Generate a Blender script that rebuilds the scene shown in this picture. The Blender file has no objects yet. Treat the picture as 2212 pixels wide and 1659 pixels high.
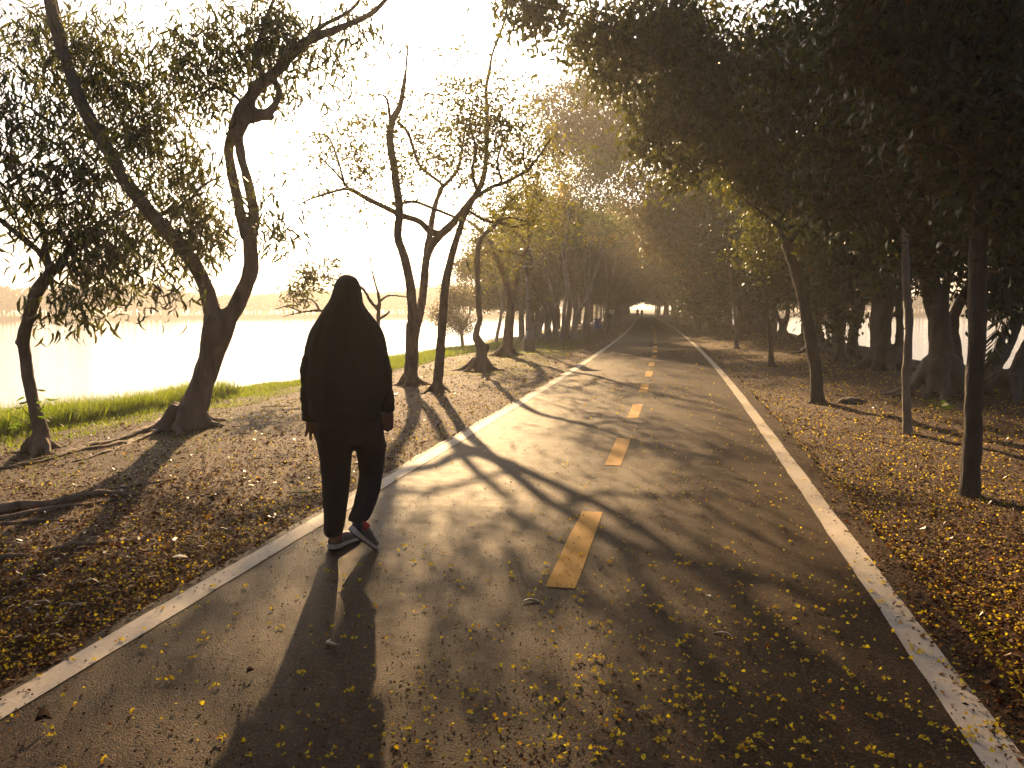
import bpy, math, random
import numpy as np
from mathutils import Vector, Matrix, noise as mnoise

random.seed(7)
RNG = np.random.default_rng(11)
SC = bpy.context.scene
COL = SC.collection
rad = math.radians

# ------------------------------------------------------------------ camera
CAM_H, PITCH, YAW, ROLL = 1.41, rad(5.53), rad(12.0), rad(-0.25)
FPX, PCX, PCY = 1640.0, 1106.0, 829.5          # focal length and centre in a 2212 x 1659 frame
CF = np.array([-math.sin(YAW) * math.cos(PITCH), math.cos(YAW) * math.cos(PITCH), -math.sin(PITCH)])
_R0 = np.array([math.cos(YAW), math.sin(YAW), 0.0]); _U0 = np.cross(_R0, CF)
CR = _R0 * math.cos(ROLL) + _U0 * math.sin(ROLL)
CU = _U0 * math.cos(ROLL) - _R0 * math.sin(ROLL)
CAM = np.array([0, 0, CAM_H])
cd = bpy.data.cameras.new('camera'); cam = bpy.data.objects.new('camera', cd); COL.objects.link(cam)
cd.sensor_width = 36.0; cd.lens = 36.0 * FPX / 2212.0; cd.clip_start = 0.05; cd.clip_end = 6000
M = Matrix(((CR[0], CU[0], -CF[0], 0), (CR[1], CU[1], -CF[1], 0), (CR[2], CU[2], -CF[2], CAM_H), (0, 0, 0, 1)))
cam.matrix_world = M
SC.camera = cam

# ------------------------------------------------------------------ light and exposure
SUN_EL, SUN_AZ = rad(20.3), rad(19.55)         # azimuth counted to the left of +Y
sdir = Vector((-math.sin(SUN_AZ) * math.cos(SUN_EL), math.cos(SUN_AZ) * math.cos(SUN_EL), math.sin(SUN_EL)))
wd = bpy.data.worlds.new('World'); SC.world = wd; wd.use_nodes = True
nt = wd.node_tree; nt.nodes.clear()
sky = nt.nodes.new('ShaderNodeTexSky'); sky.sky_type = 'NISHITA'; sky.sun_disc = False
sky.sun_elevation = SUN_EL; sky.sun_rotation = -SUN_AZ
sky.altitude = 0; sky.air_density = 0.6; sky.dust_density = 4.5; sky.ozone_density = 1.0
bg = nt.nodes.new('ShaderNodeBackground'); bg.inputs[1].default_value = 0.055
wo = nt.nodes.new('ShaderNodeOutputWorld')
nt.links.new(sky.outputs[0], bg.inputs[0]); nt.links.new(bg.outputs[0], wo.inputs[0])
sl = bpy.data.lights.new('sun', 'SUN'); sl.energy = 5.0; sl.angle = rad(0.6); sl.color = (1.0, 0.655, 0.32)
sun = bpy.data.objects.new('sun', sl); COL.objects.link(sun)
sun.rotation_euler = sdir.to_track_quat('Z', 'Y').to_euler(); sun.location = (-20, 40, 25)
SC.view_settings.view_transform = 'Standard'; SC.view_settings.look = 'None'
SC.view_settings.exposure = 1.65; SC.view_settings.gamma = 1.0; SC.view_settings.use_curve_mapping = False
cy = SC.cycles
cy.use_denoising = True; cy.max_bounces = 6; cy.diffuse_bounces = 3; cy.glossy_bounces = 2
cy.transmission_bounces = 3; cy.transparent_max_bounces = 4; cy.volume_bounces = 0
cy.caustics_reflective = False; cy.caustics_refractive = False; cy.sample_clamp_indirect = 4.0
cy.use_adaptive_sampling = True; cy.adaptive_threshold = 0.02
HAZE_DENSITY = 0.0013

# ------------------------------------------------------------------ pixel <-> place
def ray(px, py):
    return CF + CR * (px - PCX) / FPX - CU * (py - PCY) / FPX
def P(px, py, zc):
    return CAM + ray(px, py) * zc
_cy = np.array([-60, 2, 10, 16, 20, 28, 35, 46, 58, 88, 150, 250, 420.])
_cx = np.array([-.66, -.66, -.60, -.60, -.64, -.76, -.92, -1.2, -1.55, -2.7, -5.2, -10, -20.])
def cen(Y):
    s = 0
    for d in (-3, -1, 1, 3): s = s + np.interp(np.asarray(Y) + d, _cy, _cx)
    return s / 4
_tu = np.array([-400, -30, -14, -11.2, -9.6, -9.0, -8.0, -6.0, -4.0, -2.2, -1.9, 1.9, 2.15, 3.0, 5.5, 7.5, 8.8, 9.8, 11.5, 30, 400.])
_tz = np.array([-1.6, -1.6, -1.3, -0.78, -0.53, -0.34, -0.24, -0.10, -0.04, -0.03, -0.05, -0.05, -0.07, -0.03, 0.05, -0.05, -0.28, -0.60, -1.1, -1.6, -1.6])
WATER = -0.5
def tz(X, Y):
    X = np.asarray(X, float); Y = np.asarray(Y, float)
    u = X - cen(Y)
    wig = 0.45 * np.sin(Y * 0.31) + 0.3 * np.sin(Y * 0.83 + 1.3) + .15 * np.sin(Y * 2.1)
    uu = np.where(np.abs(u) > 6.0, u + wig * np.clip((np.abs(u) - 6) / 2, 0, 1), u)
    z = np.interp(uu, _tu, _tz)
    b = 0.018 * np.sin(X * 2.3 + Y * 0.7) + 0.014 * np.sin(Y * 2.9 - X * 1.1) + 0.012 * np.sin(X * 5.1) * np.sin(Y * 4.3)
    return z + b * np.clip((np.abs(u) - 2.3) / 0.8, 0, 1)
def G(px, py, z=None):
    r = ray(px, py); zz = 0.0 if z is None else z
    for _ in range(6):
        p = CAM + r * ((zz - CAM_H) / r[2])
        if z is None: zz = float(tz(p[0], p[1]))
        else: break
    return p
def depth(p): return float((np.asarray(p) - CAM) @ CF)

# ------------------------------------------------------------------ mesh helpers
class Buf:
    def __init__(s): s.v = []; s.f = []; s.n = 0
    def add(s, V, *faces):
        V = np.asarray(V, np.float32).reshape(-1, 3)
        for f in faces:
            f = np.asarray(f, np.int64)
            if f.size: s.f.append(f + s.n)
        s.v.append(V); s.n += len(V)
    def mesh(s, name, mat, smooth=True, off=None):
        V = np.concatenate(s.v) if s.v else np.zeros((0, 3), np.float32)
        if off is not None: V = V - np.asarray(off, np.float32)
        me = bpy.data.meshes.new(name)
        me.vertices.add(len(V)); me.vertices.foreach_set('co', np.ascontiguousarray(V, np.float32).ravel())
        lv = np.concatenate([f.ravel() for f in s.f]) if s.f else np.zeros(0, np.int64)
        lt = np.concatenate([np.full(len(f), f.shape[1]) for f in s.f]) if s.f else np.zeros(0, np.int64)
        ls = np.concatenate([[0], np.cumsum(lt)[:-1]]) if len(lt) else lt
        me.loops.add(len(lv)); me.loops.foreach_set('vertex_index', lv.astype(np.int32))
        me.polygons.add(len(lt)); me.polygons.foreach_set('loop_start', ls.astype(np.int32))
        me.update(calc_edges=True)
        me.polygons.foreach_set('use_smooth', np.full(len(lt), smooth))
        if mat: me.materials.append(mat)
        me.validate()
        return me
def obj(name, me, parent=None, label=None, kind=None, loc=None):
    o = bpy.data.objects.new(name, me); COL.objects.link(o)
    if parent is not None: o.parent = parent
    if loc is not None: o.location = loc
    if label: o['label'] = label
    if kind: o['kind'] = kind
    return o
def thing(name, label, cat, loc=(0, 0, 0), rz=0, group=None, data=None):
    o = bpy.data.objects.new(name, data); COL.objects.link(o)
    o.location = loc; o.rotation_euler = (0, 0, rz); o['label'] = label; o['category'] = cat
    if group: o['group'] = group
    if data is None: o.empty_display_size = 0.2
    return o
def catmull(P_, R_, step):
    P_ = np.asarray(P_, float); R_ = np.asarray(R_, float)
    if len(P_) < 3: 
        n = max(2, int(np.linalg.norm(P_[1] - P_[0]) / step)); t = np.linspace(0, 1, n + 1)[:, None]
        return P_[0] * (1 - t) + P_[1] * t, (R_[0] * (1 - t) + R_[1] * t)[:, 0]
    A = np.vstack([2 * P_[0] - P_[1], P_, 2 * P_[-1] - P_[-2]])
    op = []; orr = []
    for i in range(len(P_) - 1):
        p0, p1, p2, p3 = A[i:i + 4]
        n = max(1, int(np.linalg.norm(p2 - p1) / step))
        for k in range(n):
            t = k / n
            op.append(.5 * ((2 * p1) + (-p0 + p2) * t + (2 * p0 - 5 * p1 + 4 * p2 - p3) * t * t + (-p0 + 3 * p1 - 3 * p2 + p3) * t ** 3))
            orr.append(R_[i] * (1 - t) + R_[i + 1] * t)
    op.append(P_[-1]); orr.append(R_[-1])
    return np.array(op), np.array(orr)
def tube(buf, pts, radii, n=7, step=None, squash=None):
    pts = np.asarray(pts, float); radii = np.asarray(radii, float)
    if step: pts, radii = catmull(pts, radii, step)
    m = len(pts)
    T = np.gradient(pts, axis=0); T /= np.maximum(np.linalg.norm(T, axis=1, keepdims=True), 1e-9)
    a = np.array([0, 0, 1.]) if abs(T[0, 2]) < .9 else np.array([1., 0, 0])
    N = np.empty_like(T); N[0] = np.cross(T[0], a); N[0] /= np.linalg.norm(N[0])
    for i in range(1, m):
        v = N[i - 1] - T[i] * (N[i - 1] @ T[i]); N[i] = v / max(np.linalg.norm(v), 1e-9)
    B = np.cross(T, N)
    th = np.linspace(0, 2 * np.pi, n, endpoint=False)
    ring = (np.cos(th)[None, :, None] * N[:, None, :] + np.sin(th)[None, :, None] * B[:, None, :]) * radii[:, None, None]
    V = (pts[:, None, :] + ring).reshape(-1, 3)
    V = np.vstack([V, pts[0] - T[0] * radii[0] * .3, pts[-1] + T[-1] * radii[-1] * .5])
    i = np.arange(m - 1)[:, None] * n; j = np.arange(n)[None, :]; j2 = (j + 1) % n
    Q = np.stack([i + j, i + j2, i + n + j2, i + n + j], -1).reshape(-1, 4)
    jj = np.arange(n); c0 = m * n; c1 = c0 + 1; b = (m - 1) * n
    C = np.vstack([np.stack([np.full(n, c0), (jj + 1) % n, jj], -1), np.stack([np.full(n, c1), b + jj, b + (jj + 1) % n], -1)])
    buf.add(V, Q, C)
def loft(buf, rings, cap=True):
    R_ = np.asarray(rings, float); m, n = R_.shape[:2]
    V = R_.reshape(-1, 3)
    i = np.arange(m - 1)[:, None] * n; j = np.arange(n)[None, :]; j2 = (j + 1) % n
    Q = np.stack([i + j, i + j2, i + n + j2, i + n + j], -1).reshape(-1, 4)
    fs = [Q]
    if cap:
        V = np.vstack([V, R_[0].mean(0), R_[-1].mean(0)]); jj = np.arange(n); b = (m - 1) * n
        fs.append(np.vstack([np.stack([np.full(n, m * n), (jj + 1) % n, jj], -1), np.stack([np.full(n, m * n + 1), b + jj, b + (jj + 1) % n], -1)]))
    buf.add(V, *fs)
def box(buf, c, s, rz=0.0):
    c = np.asarray(c, float); s = np.asarray(s, float) / 2
    V = np.array([[x, y, z] for x in (-1, 1) for y in (-1, 1) for z in (-1, 1)]) * s
    co, si = math.cos(rz), math.sin(rz)
    V = V @ np.array([[co, si, 0], [-si, co, 0], [0, 0, 1]]) + c
    buf.add(V, np.array([[0, 1, 3, 2], [4, 6, 7, 5], [0, 4, 5, 1], [2, 3, 7, 6], [0, 2, 6, 4], [1, 5, 7, 3]]))
def lathe(buf, prof, n=20, c=(0, 0, 0)):
    th = np.linspace(0, 2 * np.pi, n, endpoint=False)
    rings = [[(c[0] + r * math.cos(t), c[1] + r * math.sin(t), c[2] + z) for t in th] for r, z in prof]
    loft(buf, rings)
def ellipsoid(buf, c, r, n=14, m=9):
    prof = [(math.sin(t), math.cos(t)) for t in np.linspace(0.02, math.pi - 0.02, m)][::-1]
    th = np.linspace(0, 2 * np.pi, n, endpoint=False)
    loft(buf, [[(c[0] + r[0] * q * math.cos(t), c[1] + r[1] * q * math.sin(t), c[2] + r[2] * z) for t in th] for q, z in prof])
def fuse(buf, voxel, mat, name, rough=0.0, rscale=6.0, off=None, smooth_iter=3):
    """one continuous skin around overlapping closed tubes"""
    me = buf.mesh(name + '_raw', None, True, off)
    o = bpy.data.objects.new('raw', me); COL.objects.link(o)
    r = o.modifiers.new('r', 'REMESH'); r.mode = 'VOXEL'; r.voxel_size = voxel; r.use_smooth_shade = True
    if smooth_iter:
        s = o.modifiers.new('s', 'SMOOTH'); s.factor = .5; s.iterations = smooth_iter
    bpy.context.view_layer.update()
    dg = bpy.context.evaluated_depsgraph_get()
    out = bpy.data.meshes.new_from_object(o.evaluated_get(dg)); out.name = name
    bpy.data.objects.remove(o); bpy.data.meshes.remove(me)
    n = len(out.vertices)
    if rough > 0 and n:
        co = np.empty(n * 3, np.float32); out.vertices.foreach_get('co', co); co = co.reshape(-1, 3)
        no = np.empty(n * 3, np.float32); out.vertex_normals.foreach_get('vector', no); no = no.reshape(-1, 3)
        k = np.array([mnoise.noise((x * rscale, y * rscale, z * rscale * .45)) + .6 * mnoise.noise((x * rscale * 3, y * rscale * 3, z * rscale)) for x, y, z in co.tolist()], np.float32)
        out.vertices.foreach_set('co', (co + no * (k * rough)[:, None]).ravel()); out.update()
    out.materials.clear(); out.materials.append(mat)
    out.polygons.foreach_set('use_smooth', np.ones(len(out.polygons), bool))
    return out

# ------------------------------------------------------------------ materials
def mat(name):
    m = bpy.data.materials.new(name); m.use_nodes = True
    n = m.node_tree.nodes; b = n.get('Principled BSDF')
    return m, m.node_tree, b
def ramp(nt, stops):
    r = nt.nodes.new('ShaderNodeValToRGB'); e = r.color_ramp.elements
    while len(e) < len(stops): e.new(0.5)
    for i, (p, c) in enumerate(stops): e[i].position = p; e[i].color = (*c, 1)
    return r
def noise_node(nt, scale, detail=4, rough=.6, coord='Object', stretch=None):
    tc = nt.nodes.new('ShaderNodeTexCoord'); n = nt.nodes.new('ShaderNodeTexNoise')
    n.inputs['Scale'].default_value = scale; n.inputs['Detail'].default_value = detail; n.inputs['Roughness'].default_value = rough
    if stretch:
        mp = nt.nodes.new('ShaderNodeMapping'); mp.inputs['Scale'].default_value = stretch
        nt.links.new(tc.outputs[coord], mp.inputs[0]); nt.links.new(mp.outputs[0], n.inputs['Vector'])
    else: nt.links.new(tc.outputs[coord], n.inputs['Vector'])
    return n
def bump(nt, b, src, strength, dist):
    bp = nt.nodes.new('ShaderNodeBump'); bp.inputs['Strength'].default_value = strength; bp.inputs['Distance'].default_value = dist
    nt.links.new(src, bp.inputs['Height']); nt.links.new(bp.outputs[0], b.inputs['Normal'])
def plain(name, col, rough=.6, metal=0, nscale=30, var=.25, bmp=0.0, bdist=.005, spec=.5):
    m, nt, b = mat(name)
    n = noise_node(nt, nscale)
    c = np.array(col)
    r = ramp(nt, [(.3, tuple(c * (1 - var))), (.7, tuple(np.minimum(c * (1 + var), 1)))])
    nt.links.new(n.outputs[0], r.inputs[0]); nt.links.new(r.outputs[0], b.inputs['Base Color'])
    b.inputs['Roughness'].default_value = rough; b.inputs['Metallic'].default_value = metal
    b.inputs['Specular IOR Level'].default_value = spec
    if bmp: bump(nt, b, n.outputs[0], bmp, bdist)
    return m
def bark(name, c0, c1, scale=7, stretch=(1, 1, .22), strength=.8):
    m, nt, b = mat(name)
    n = noise_node(nt, scale, 6, .65, 'Object', stretch); n2 = noise_node(nt, 1.3, 3)
    r = ramp(nt, [(.32, c0), (.68, c1)]); nt.links.new(n.outputs[0], r.inputs[0])
    mx = nt.nodes.new('ShaderNodeMix'); mx.data_type = 'RGBA'; mx.blend_type = 'MULTIPLY'; mx.inputs[0].default_value = .7
    r2 = ramp(nt, [(.35, (.55, .55, .55)), (.65, (1.15, 1.1, 1.05))]); nt.links.new(n2.outputs[0], r2.inputs[0])
    nt.links.new(r.outputs[0], mx.inputs[6]); nt.links.new(r2.outputs[0], mx.inputs[7]); nt.links.new(mx.outputs[2], b.inputs['Base Color'])
    b.inputs['Roughness'].default_value = .85; b.inputs['Specular IOR Level'].default_value = .25
    bump(nt, b, n.outputs[0], strength, .05)
    return m
def leafmat(name, stops, trans=(1.6, 1.7, .7), tw=.4, rough=.38, spec=.5):
    m, nt, b = mat(name)
    g = nt.nodes.new('ShaderNodeNewGeometry')
    r = ramp(nt, stops); nt.links.new(g.outputs['Random Per Island'], r.inputs[0])
    nt.links.new(r.outputs[0], b.inputs['Base Color']); b.inputs['Roughness'].default_value = rough
    b.inputs['Specular IOR Level'].default_value = spec
    t = nt.nodes.new('ShaderNodeBsdfTranslucent')
    mx = nt.nodes.new('ShaderNodeMix'); mx.data_type = 'RGBA'; mx.blend_type = 'MULTIPLY'; mx.inputs[0].default_value = 1
    mx.inputs[7].default_value = (*trans, 1); nt.links.new(r.outputs[0], mx.inputs[6]); nt.links.new(mx.outputs[2], t.inputs[0])
    ms = nt.nodes.new('ShaderNodeMixShader'); ms.inputs[0].default_value = tw
    out = nt.nodes.get('Material Output')
    nt.links.new(b.outputs[0], ms.inputs[1]); nt.links.new(t.outputs[0], ms.inputs[2]); nt.links.new(ms.outputs[0], out.inputs[0])
    return m

BARK_GREY = bark('bark_grey', (.11, .08, .06), (.27, .205, .155))
BARK_ROUGH = bark('bark_rough', (.085, .058, .04), (.27, .19, .13), 11, (1, 1, .3), 1.0)
BARK_PALE = bark('bark_pale', (.15, .12, .095), (.3, .25, .2), 6, (1, 1, .3), .6)
BARK_DARK = bark('bark_dark', (.03, .025, .022), (.085, .07, .058), 9, (1, 1, .3), .9)
BARK_FIG = bark('bark_fig', (.055, .042, .033), (.15, .12, .095), 5, (1, 1, .2), .8)
L_ACACIA = leafmat('acacia_leaf', [(0, (.05, .048, .02)), (.6, (.075, .07, .026)), (.9, (.1, .11, .028)), (1, (.14, .11, .03))], tw=.45)
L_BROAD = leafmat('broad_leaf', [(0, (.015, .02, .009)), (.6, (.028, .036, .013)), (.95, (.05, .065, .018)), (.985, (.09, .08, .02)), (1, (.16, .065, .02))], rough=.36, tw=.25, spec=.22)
L_MID = leafmat('tunnel_leaf', [(0, (.035, .034, .014)), (.6, (.058, .052, .018)), (1, (.1, .08, .024))], trans=(2.0, 1.75, .6), rough=.45, tw=.5)
L_TUN = leafmat('tunnel_leaf_green', [(0, (.03, .036, .014)), (.6, (.05, .056, .018)), (1, (.09, .09, .024))], trans=(1.9, 1.8, .6), rough=.45, tw=.45)
L_FEATHER = leafmat('feathery_leaf', [(0, (.05, .075, .015)), (.6, (.08, .11, .02)), (1, (.14, .14, .02))], tw=.45, rough=.45)
L_DRY = leafmat('sparse_leaf', [(0, (.08, .07, .02)), (.5, (.13, .12, .03)), (1, (.18, .16, .035))], tw=.45, rough=.5)
L_SPROUT = leafmat('sprout_leaf', [(0, (.05, .075, .02)), (.7, (.085, .13, .025)), (1, (.14, .19, .035))], tw=.45, spec=.15, rough=.6)
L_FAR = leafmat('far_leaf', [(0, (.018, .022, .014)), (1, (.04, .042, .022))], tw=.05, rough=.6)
YELLOW = leafmat('yellow_petal', [(0, (.6, .4, .012)), (.5, (.74, .56, .02)), (.82, (.8, .68, .05)), (.9, (.55, .27, .015)), (1, (.28, .1, .012))], trans=(1, 1, .8), tw=.5, rough=.7, spec=.15)
LITTER = leafmat('leaf_litter', [(0, (.024, .010, .005)), (.35, (.075, .028, .009)), (.6, (.145, .05, .012)), (.8, (.105, .052, .017)), (.94, (.2, .1, .028)), (.99, (.27, .17, .08)), (1, (.45, .25, .02))], trans=(1, .85, .55), tw=.2, rough=.75, spec=.1)
GRASS = leafmat('grass_blade', [(0, (.08, .115, .012)), (.6, (.14, .19, .02)), (1, (.22, .24, .04))], trans=(1.7, 1.7, .5), tw=.5, rough=.5)
POD = plain('dry_pod', (.42, .32, .22), .5, var=.3)

def ground_mat():
    m, nt, b = mat('leafy_earth')
    n1 = noise_node(nt, 26, 8, .75); n2 = noise_node(nt, .55, 4); n3 = noise_node(nt, 90, 3, .7)
    r = ramp(nt, [(.3, (.02, .009, .004)), (.48, (.054, .022, .008)), (.6, (.086, .036, .011)), (.72, (.125, .06, .018))])
    nt.links.new(n1.outputs[0], r.inputs[0])
    r2 = ramp(nt, [(.35, (.8, .72, .62)), (.5, (1, 1, 1)), (.68, (.95, 1.15, .7))]); nt.links.new(n2.outputs[0], r2.inputs[0])
    mx = nt.nodes.new('ShaderNodeMix'); mx.data_type = 'RGBA'; mx.blend_type = 'MULTIPLY'; mx.inputs[0].default_value = 1
    nt.links.new(r.outputs[0], mx.inputs[6]); nt.links.new(r2.outputs[0], mx.inputs[7]); nt.links.new(mx.outputs[2], b.inputs['Base Color'])
    b.inputs['Roughness'].default_value = .85; b.inputs['Specular IOR Level'].default_value = .3
    ad = nt.nodes.new('ShaderNodeMath'); ad.operation = 'ADD'; nt.links.new(n1.outputs[0], ad.inputs[0]); nt.links.new(n3.outputs[0], ad.inputs[1])
    bump(nt, b, ad.outputs[0], .9, .03)
    return m
def asphalt_mat():
    m, nt, b = mat('asphalt')
    tc = nt.nodes.new('ShaderNodeTexCoord')
    v = nt.nodes.new('ShaderNodeTexVoronoi'); v.inputs['Scale'].default_value = 150; nt.links.new(tc.outputs['Object'], v.inputs['Vector'])
    n1 = noise_node(nt, 260, 5, .85); n2 = noise_node(nt, .9, 5, .6); n3 = noise_node(nt, 9, 4, .6)
    r = ramp(nt, [(.28, (.0155, .0098, .0055)), (.55, (.044, .028, .016)), (.8, (.1, .065, .038))]); nt.links.new(n1.outputs[0], r.inputs[0])
    bw = nt.nodes.new('ShaderNodeSeparateColor'); nt.links.new(v.outputs['Color'], bw.inputs[0])
    r3 = ramp(nt, [(0, (.4, .4, .4)), (.55, (.9, .9, .88)), (.84, (1.4, 1.35, 1.25)), (1, (3.0, 2.7, 2.3))]); nt.links.new(bw.outputs[0], r3.inputs[0])
    r2 = ramp(nt, [(.3, (.74, .72, .70)), (.7, (1.2, 1.13, 1.05))]); nt.links.new(n2.outputs[0], r2.inputs[0])
    mx = nt.nodes.new('ShaderNodeMix'); mx.data_type = 'RGBA'; mx.blend_type = 'MULTIPLY'; mx.inputs[0].default_value = 1
    nt.links.new(r.outputs[0], mx.inputs[6]); nt.links.new(r2.outputs[0], mx.inputs[7])
    m3 = nt.nodes.new('ShaderNodeMix'); m3.data_type = 'RGBA'; m3.blend_type = 'MULTIPLY'; m3.inputs[0].default_value = 1
    nt.links.new(mx.outputs[2], m3.inputs[6]); nt.links.new(r3.outputs[0], m3.inputs[7]); nt.links.new(m3.outputs[2], b.inputs['Base Color'])
    rr = nt.nodes.new('ShaderNodeMapRange'); rr.inputs['To Min'].default_value = .5; rr.inputs['To Max'].default_value = .74
    nt.links.new(n3.outputs[0], rr.inputs[0]); nt.links.new(rr.outputs[0], b.inputs['Roughness'])
    b.inputs['Specular IOR Level'].default_value = .05
    ad = nt.nodes.new('ShaderNodeMath'); ad.operation = 'MULTIPLY_ADD'; ad.inputs[1].default_value = -1.4
    nt.links.new(v.outputs['Distance'], ad.inputs[0]); nt.links.new(n1.outputs[0], ad.inputs[2])
    bump(nt, b, ad.outputs[0], .5, .003)
    return m
def paint_mat(name, col):
    m, nt, b = mat(name)
    n1 = noise_node(nt, 60, 6, .75); n2 = noise_node(nt, 2.2, 4)
    c = np.array(col)
    r = ramp(nt, [(.27, (.1, .08, .06)), (.35, tuple(c * .75)), (.7, tuple(c))]); nt.links.new(n1.outputs[0], r.inputs[0])
    r2 = ramp(nt, [(.3, (.8, .78, .74)), (.65, (1, 1, 1))]); nt.links.new(n2.outputs[0], r2.inputs[0])
    mx = nt.nodes.new('ShaderNodeMix'); mx.data_type = 'RGBA'; mx.blend_type = 'MULTIPLY'; mx.inputs[0].default_value = 1
    nt.links.new(r.outputs[0], mx.inputs[6]); nt.links.new(r2.outputs[0], mx.inputs[7]); nt.links.new(mx.outputs[2], b.inputs['Base Color'])
    b.inputs['Roughness'].default_value = .7; b.inputs['Specular IOR Level'].default_value = .12
    bump(nt, b, noise_node(nt, 130, 3, .7).outputs[0], .35, .004)
    return m
def water_mat():
    m, nt, b = mat('lake_water')
    b.inputs['Base Color'].default_value = (.03, .035, .03, 1); b.inputs['Roughness'].default_value = .06
    b.inputs['IOR'].default_value = 1.33; b.inputs['Specular IOR Level'].default_value = .7
    n = noise_node(nt, 1.2, 5, .65, 'Object', (1, 2.2, 1))
    bump(nt, b, n.outputs[0], .25, .12)
    return m

# ------------------------------------------------------------------ the setting
ys = np.concatenate([np.linspace(-900, -30, 10)[:-1], np.arange(-30, 0, 1.5), np.arange(0, 24, .2), np.arange(24, 70, .6), np.arange(70, 230, 3), np.linspace(230, 900, 10)])
us = np.concatenate([np.linspace(-900, -30, 9)[:-1], np.arange(-30, -13, 1.5), np.arange(-13, -2.4, .2), np.arange(-2.4, 2.6, .16), np.arange(2.6, 12, .2), np.arange(12, 30, 1.5), np.linspace(30, 900, 9)])
YY, UU = np.meshgrid(ys, us, indexing='ij')
XX = UU + cen(YY) * np.clip(1 - (np.abs(UU) - 30) / 60, 0, 1)
ZZ = tz(XX, YY)
b = Buf(); ny, nu = YY.shape
idx = np.arange(ny * nu).reshape(ny, nu)
b.add(np.stack([XX, YY, ZZ], -1).reshape(-1, 3), np.stack([idx[:-1, :-1], idx[:-1, 1:], idx[1:, 1:], idx[1:, :-1]], -1).reshape(-1, 4))
obj('ground', b.mesh('ground', ground_mat()), kind='structure')
b = Buf(); b.add([[-900, -900, WATER], [900, -900, WATER], [900, 900, WATER], [-900, 900, WATER]], [[0, 1, 2, 3]])
obj('water', b.mesh('water', water_mat()), kind='structure')

# the path: a thin slab of asphalt with ragged edges, lines painted on it
py_ = np.concatenate([np.arange(-25, 30, .25), np.arange(30, 218, 2.0)])
def jag(y, s, a): return a * (np.sin(y * 3.1 + s) * .5 + np.sin(y * 7.7 + 2 * s) * .3 + np.sin(y * 17.3 + 3 * s) * .3)
c = cen(py_)
HW = 1.68                                        # centre of the edge lines
xl = c - HW - .13 + jag(py_, 1, .02); xr = c + HW + .25 + jag(py_, 2, .025)
prof = []
for k in range(len(py_)):
    xs = np.linspace(xl[k], xr[k], 9)
    prof.append([(xl[k] - .03, py_[k], -.12)] + [(x, py_[k], 0.0) for x in xs] + [(xr[k] + .03, py_[k], -.12)])
b = Buf(); A = np.array(prof); idx = np.arange(A.shape[0] * A.shape[1]).reshape(A.shape[:2])
b.add(A.reshape(-1, 3), np.stack([idx[:-1, :-1], idx[:-1, 1:], idx[1:, 1:], idx[1:, :-1]], -1).reshape(-1, 4))
path = obj('path', b.mesh('path', asphalt_mat(), False), kind='structure')
WHITE = paint_mat('worn_white_paint', (.5, .44, .36)); ORANGE = paint_mat('worn_yellow_paint', (.46, .225, .012))
def strip(name, y0, y1, off, w, m, step, seed):
    y = np.arange(y0, y1 + step * .5, step); cc = cen(y) + off
    l = cc - w / 2 + jag(y, seed, .006); r = cc + w / 2 + jag(y, seed + 4, .006)
    b = Buf(); n = len(y)
    V = np.concatenate([np.stack([l, y, np.full(n, .004)], -1), np.stack([r, y, np.full(n, .004)], -1)])
    i = np.arange(n - 1); b.add(V, np.stack([i, i + n, i + n + 1, i + 1], -1))
    return obj(name, b.mesh(name, m, False), path)
strip('edge_line', -20, 150, -HW, .135, WHITE, .2, 1)
strip('edge_line', -20, 165, HW, .135, WHITE, .2, 2)
for k in range(-4, 22):
    strip('centre_dash', 3.72 + 3.13 * k, 3.72 + 3.13 * k + 1.5, .10 if k < 6 else .13, .15, ORANGE, .25, 10 + k)

# far shore: a low bank with a wood on it
def shore_r(a): return 212 + 5 * np.sin(a * 7) + 3 * np.sin(a * 19 + 1)
aa = np.linspace(-1.25, 1.25, 160)
b = Buf(); rings = []
for a in aa:
    r0 = shore_r(a); d = np.array([-math.sin(YAW + a), math.cos(YAW + a)])
    rings.append([(*(d * r0), -1.55), (*(d * (r0 + 2)), .1), (*(d * (r0 + 10)), .45), (*(d * (r0 + 120)), 1.5)])
A = np.array(rings); idx = np.arange(A.shape[0] * 4).reshape(-1, 4)
b.add(A.reshape(-1, 3), np.stack([idx[:-1, :-1], idx[:-1, 1:], idx[1:, 1:], idx[1:, :-1]], -1).reshape(-1, 4))
obj('far_bank', b.mesh('far_bank', plain('far_earth', (.12, .085, .055), .9, nscale=.3)), kind='structure')

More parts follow.
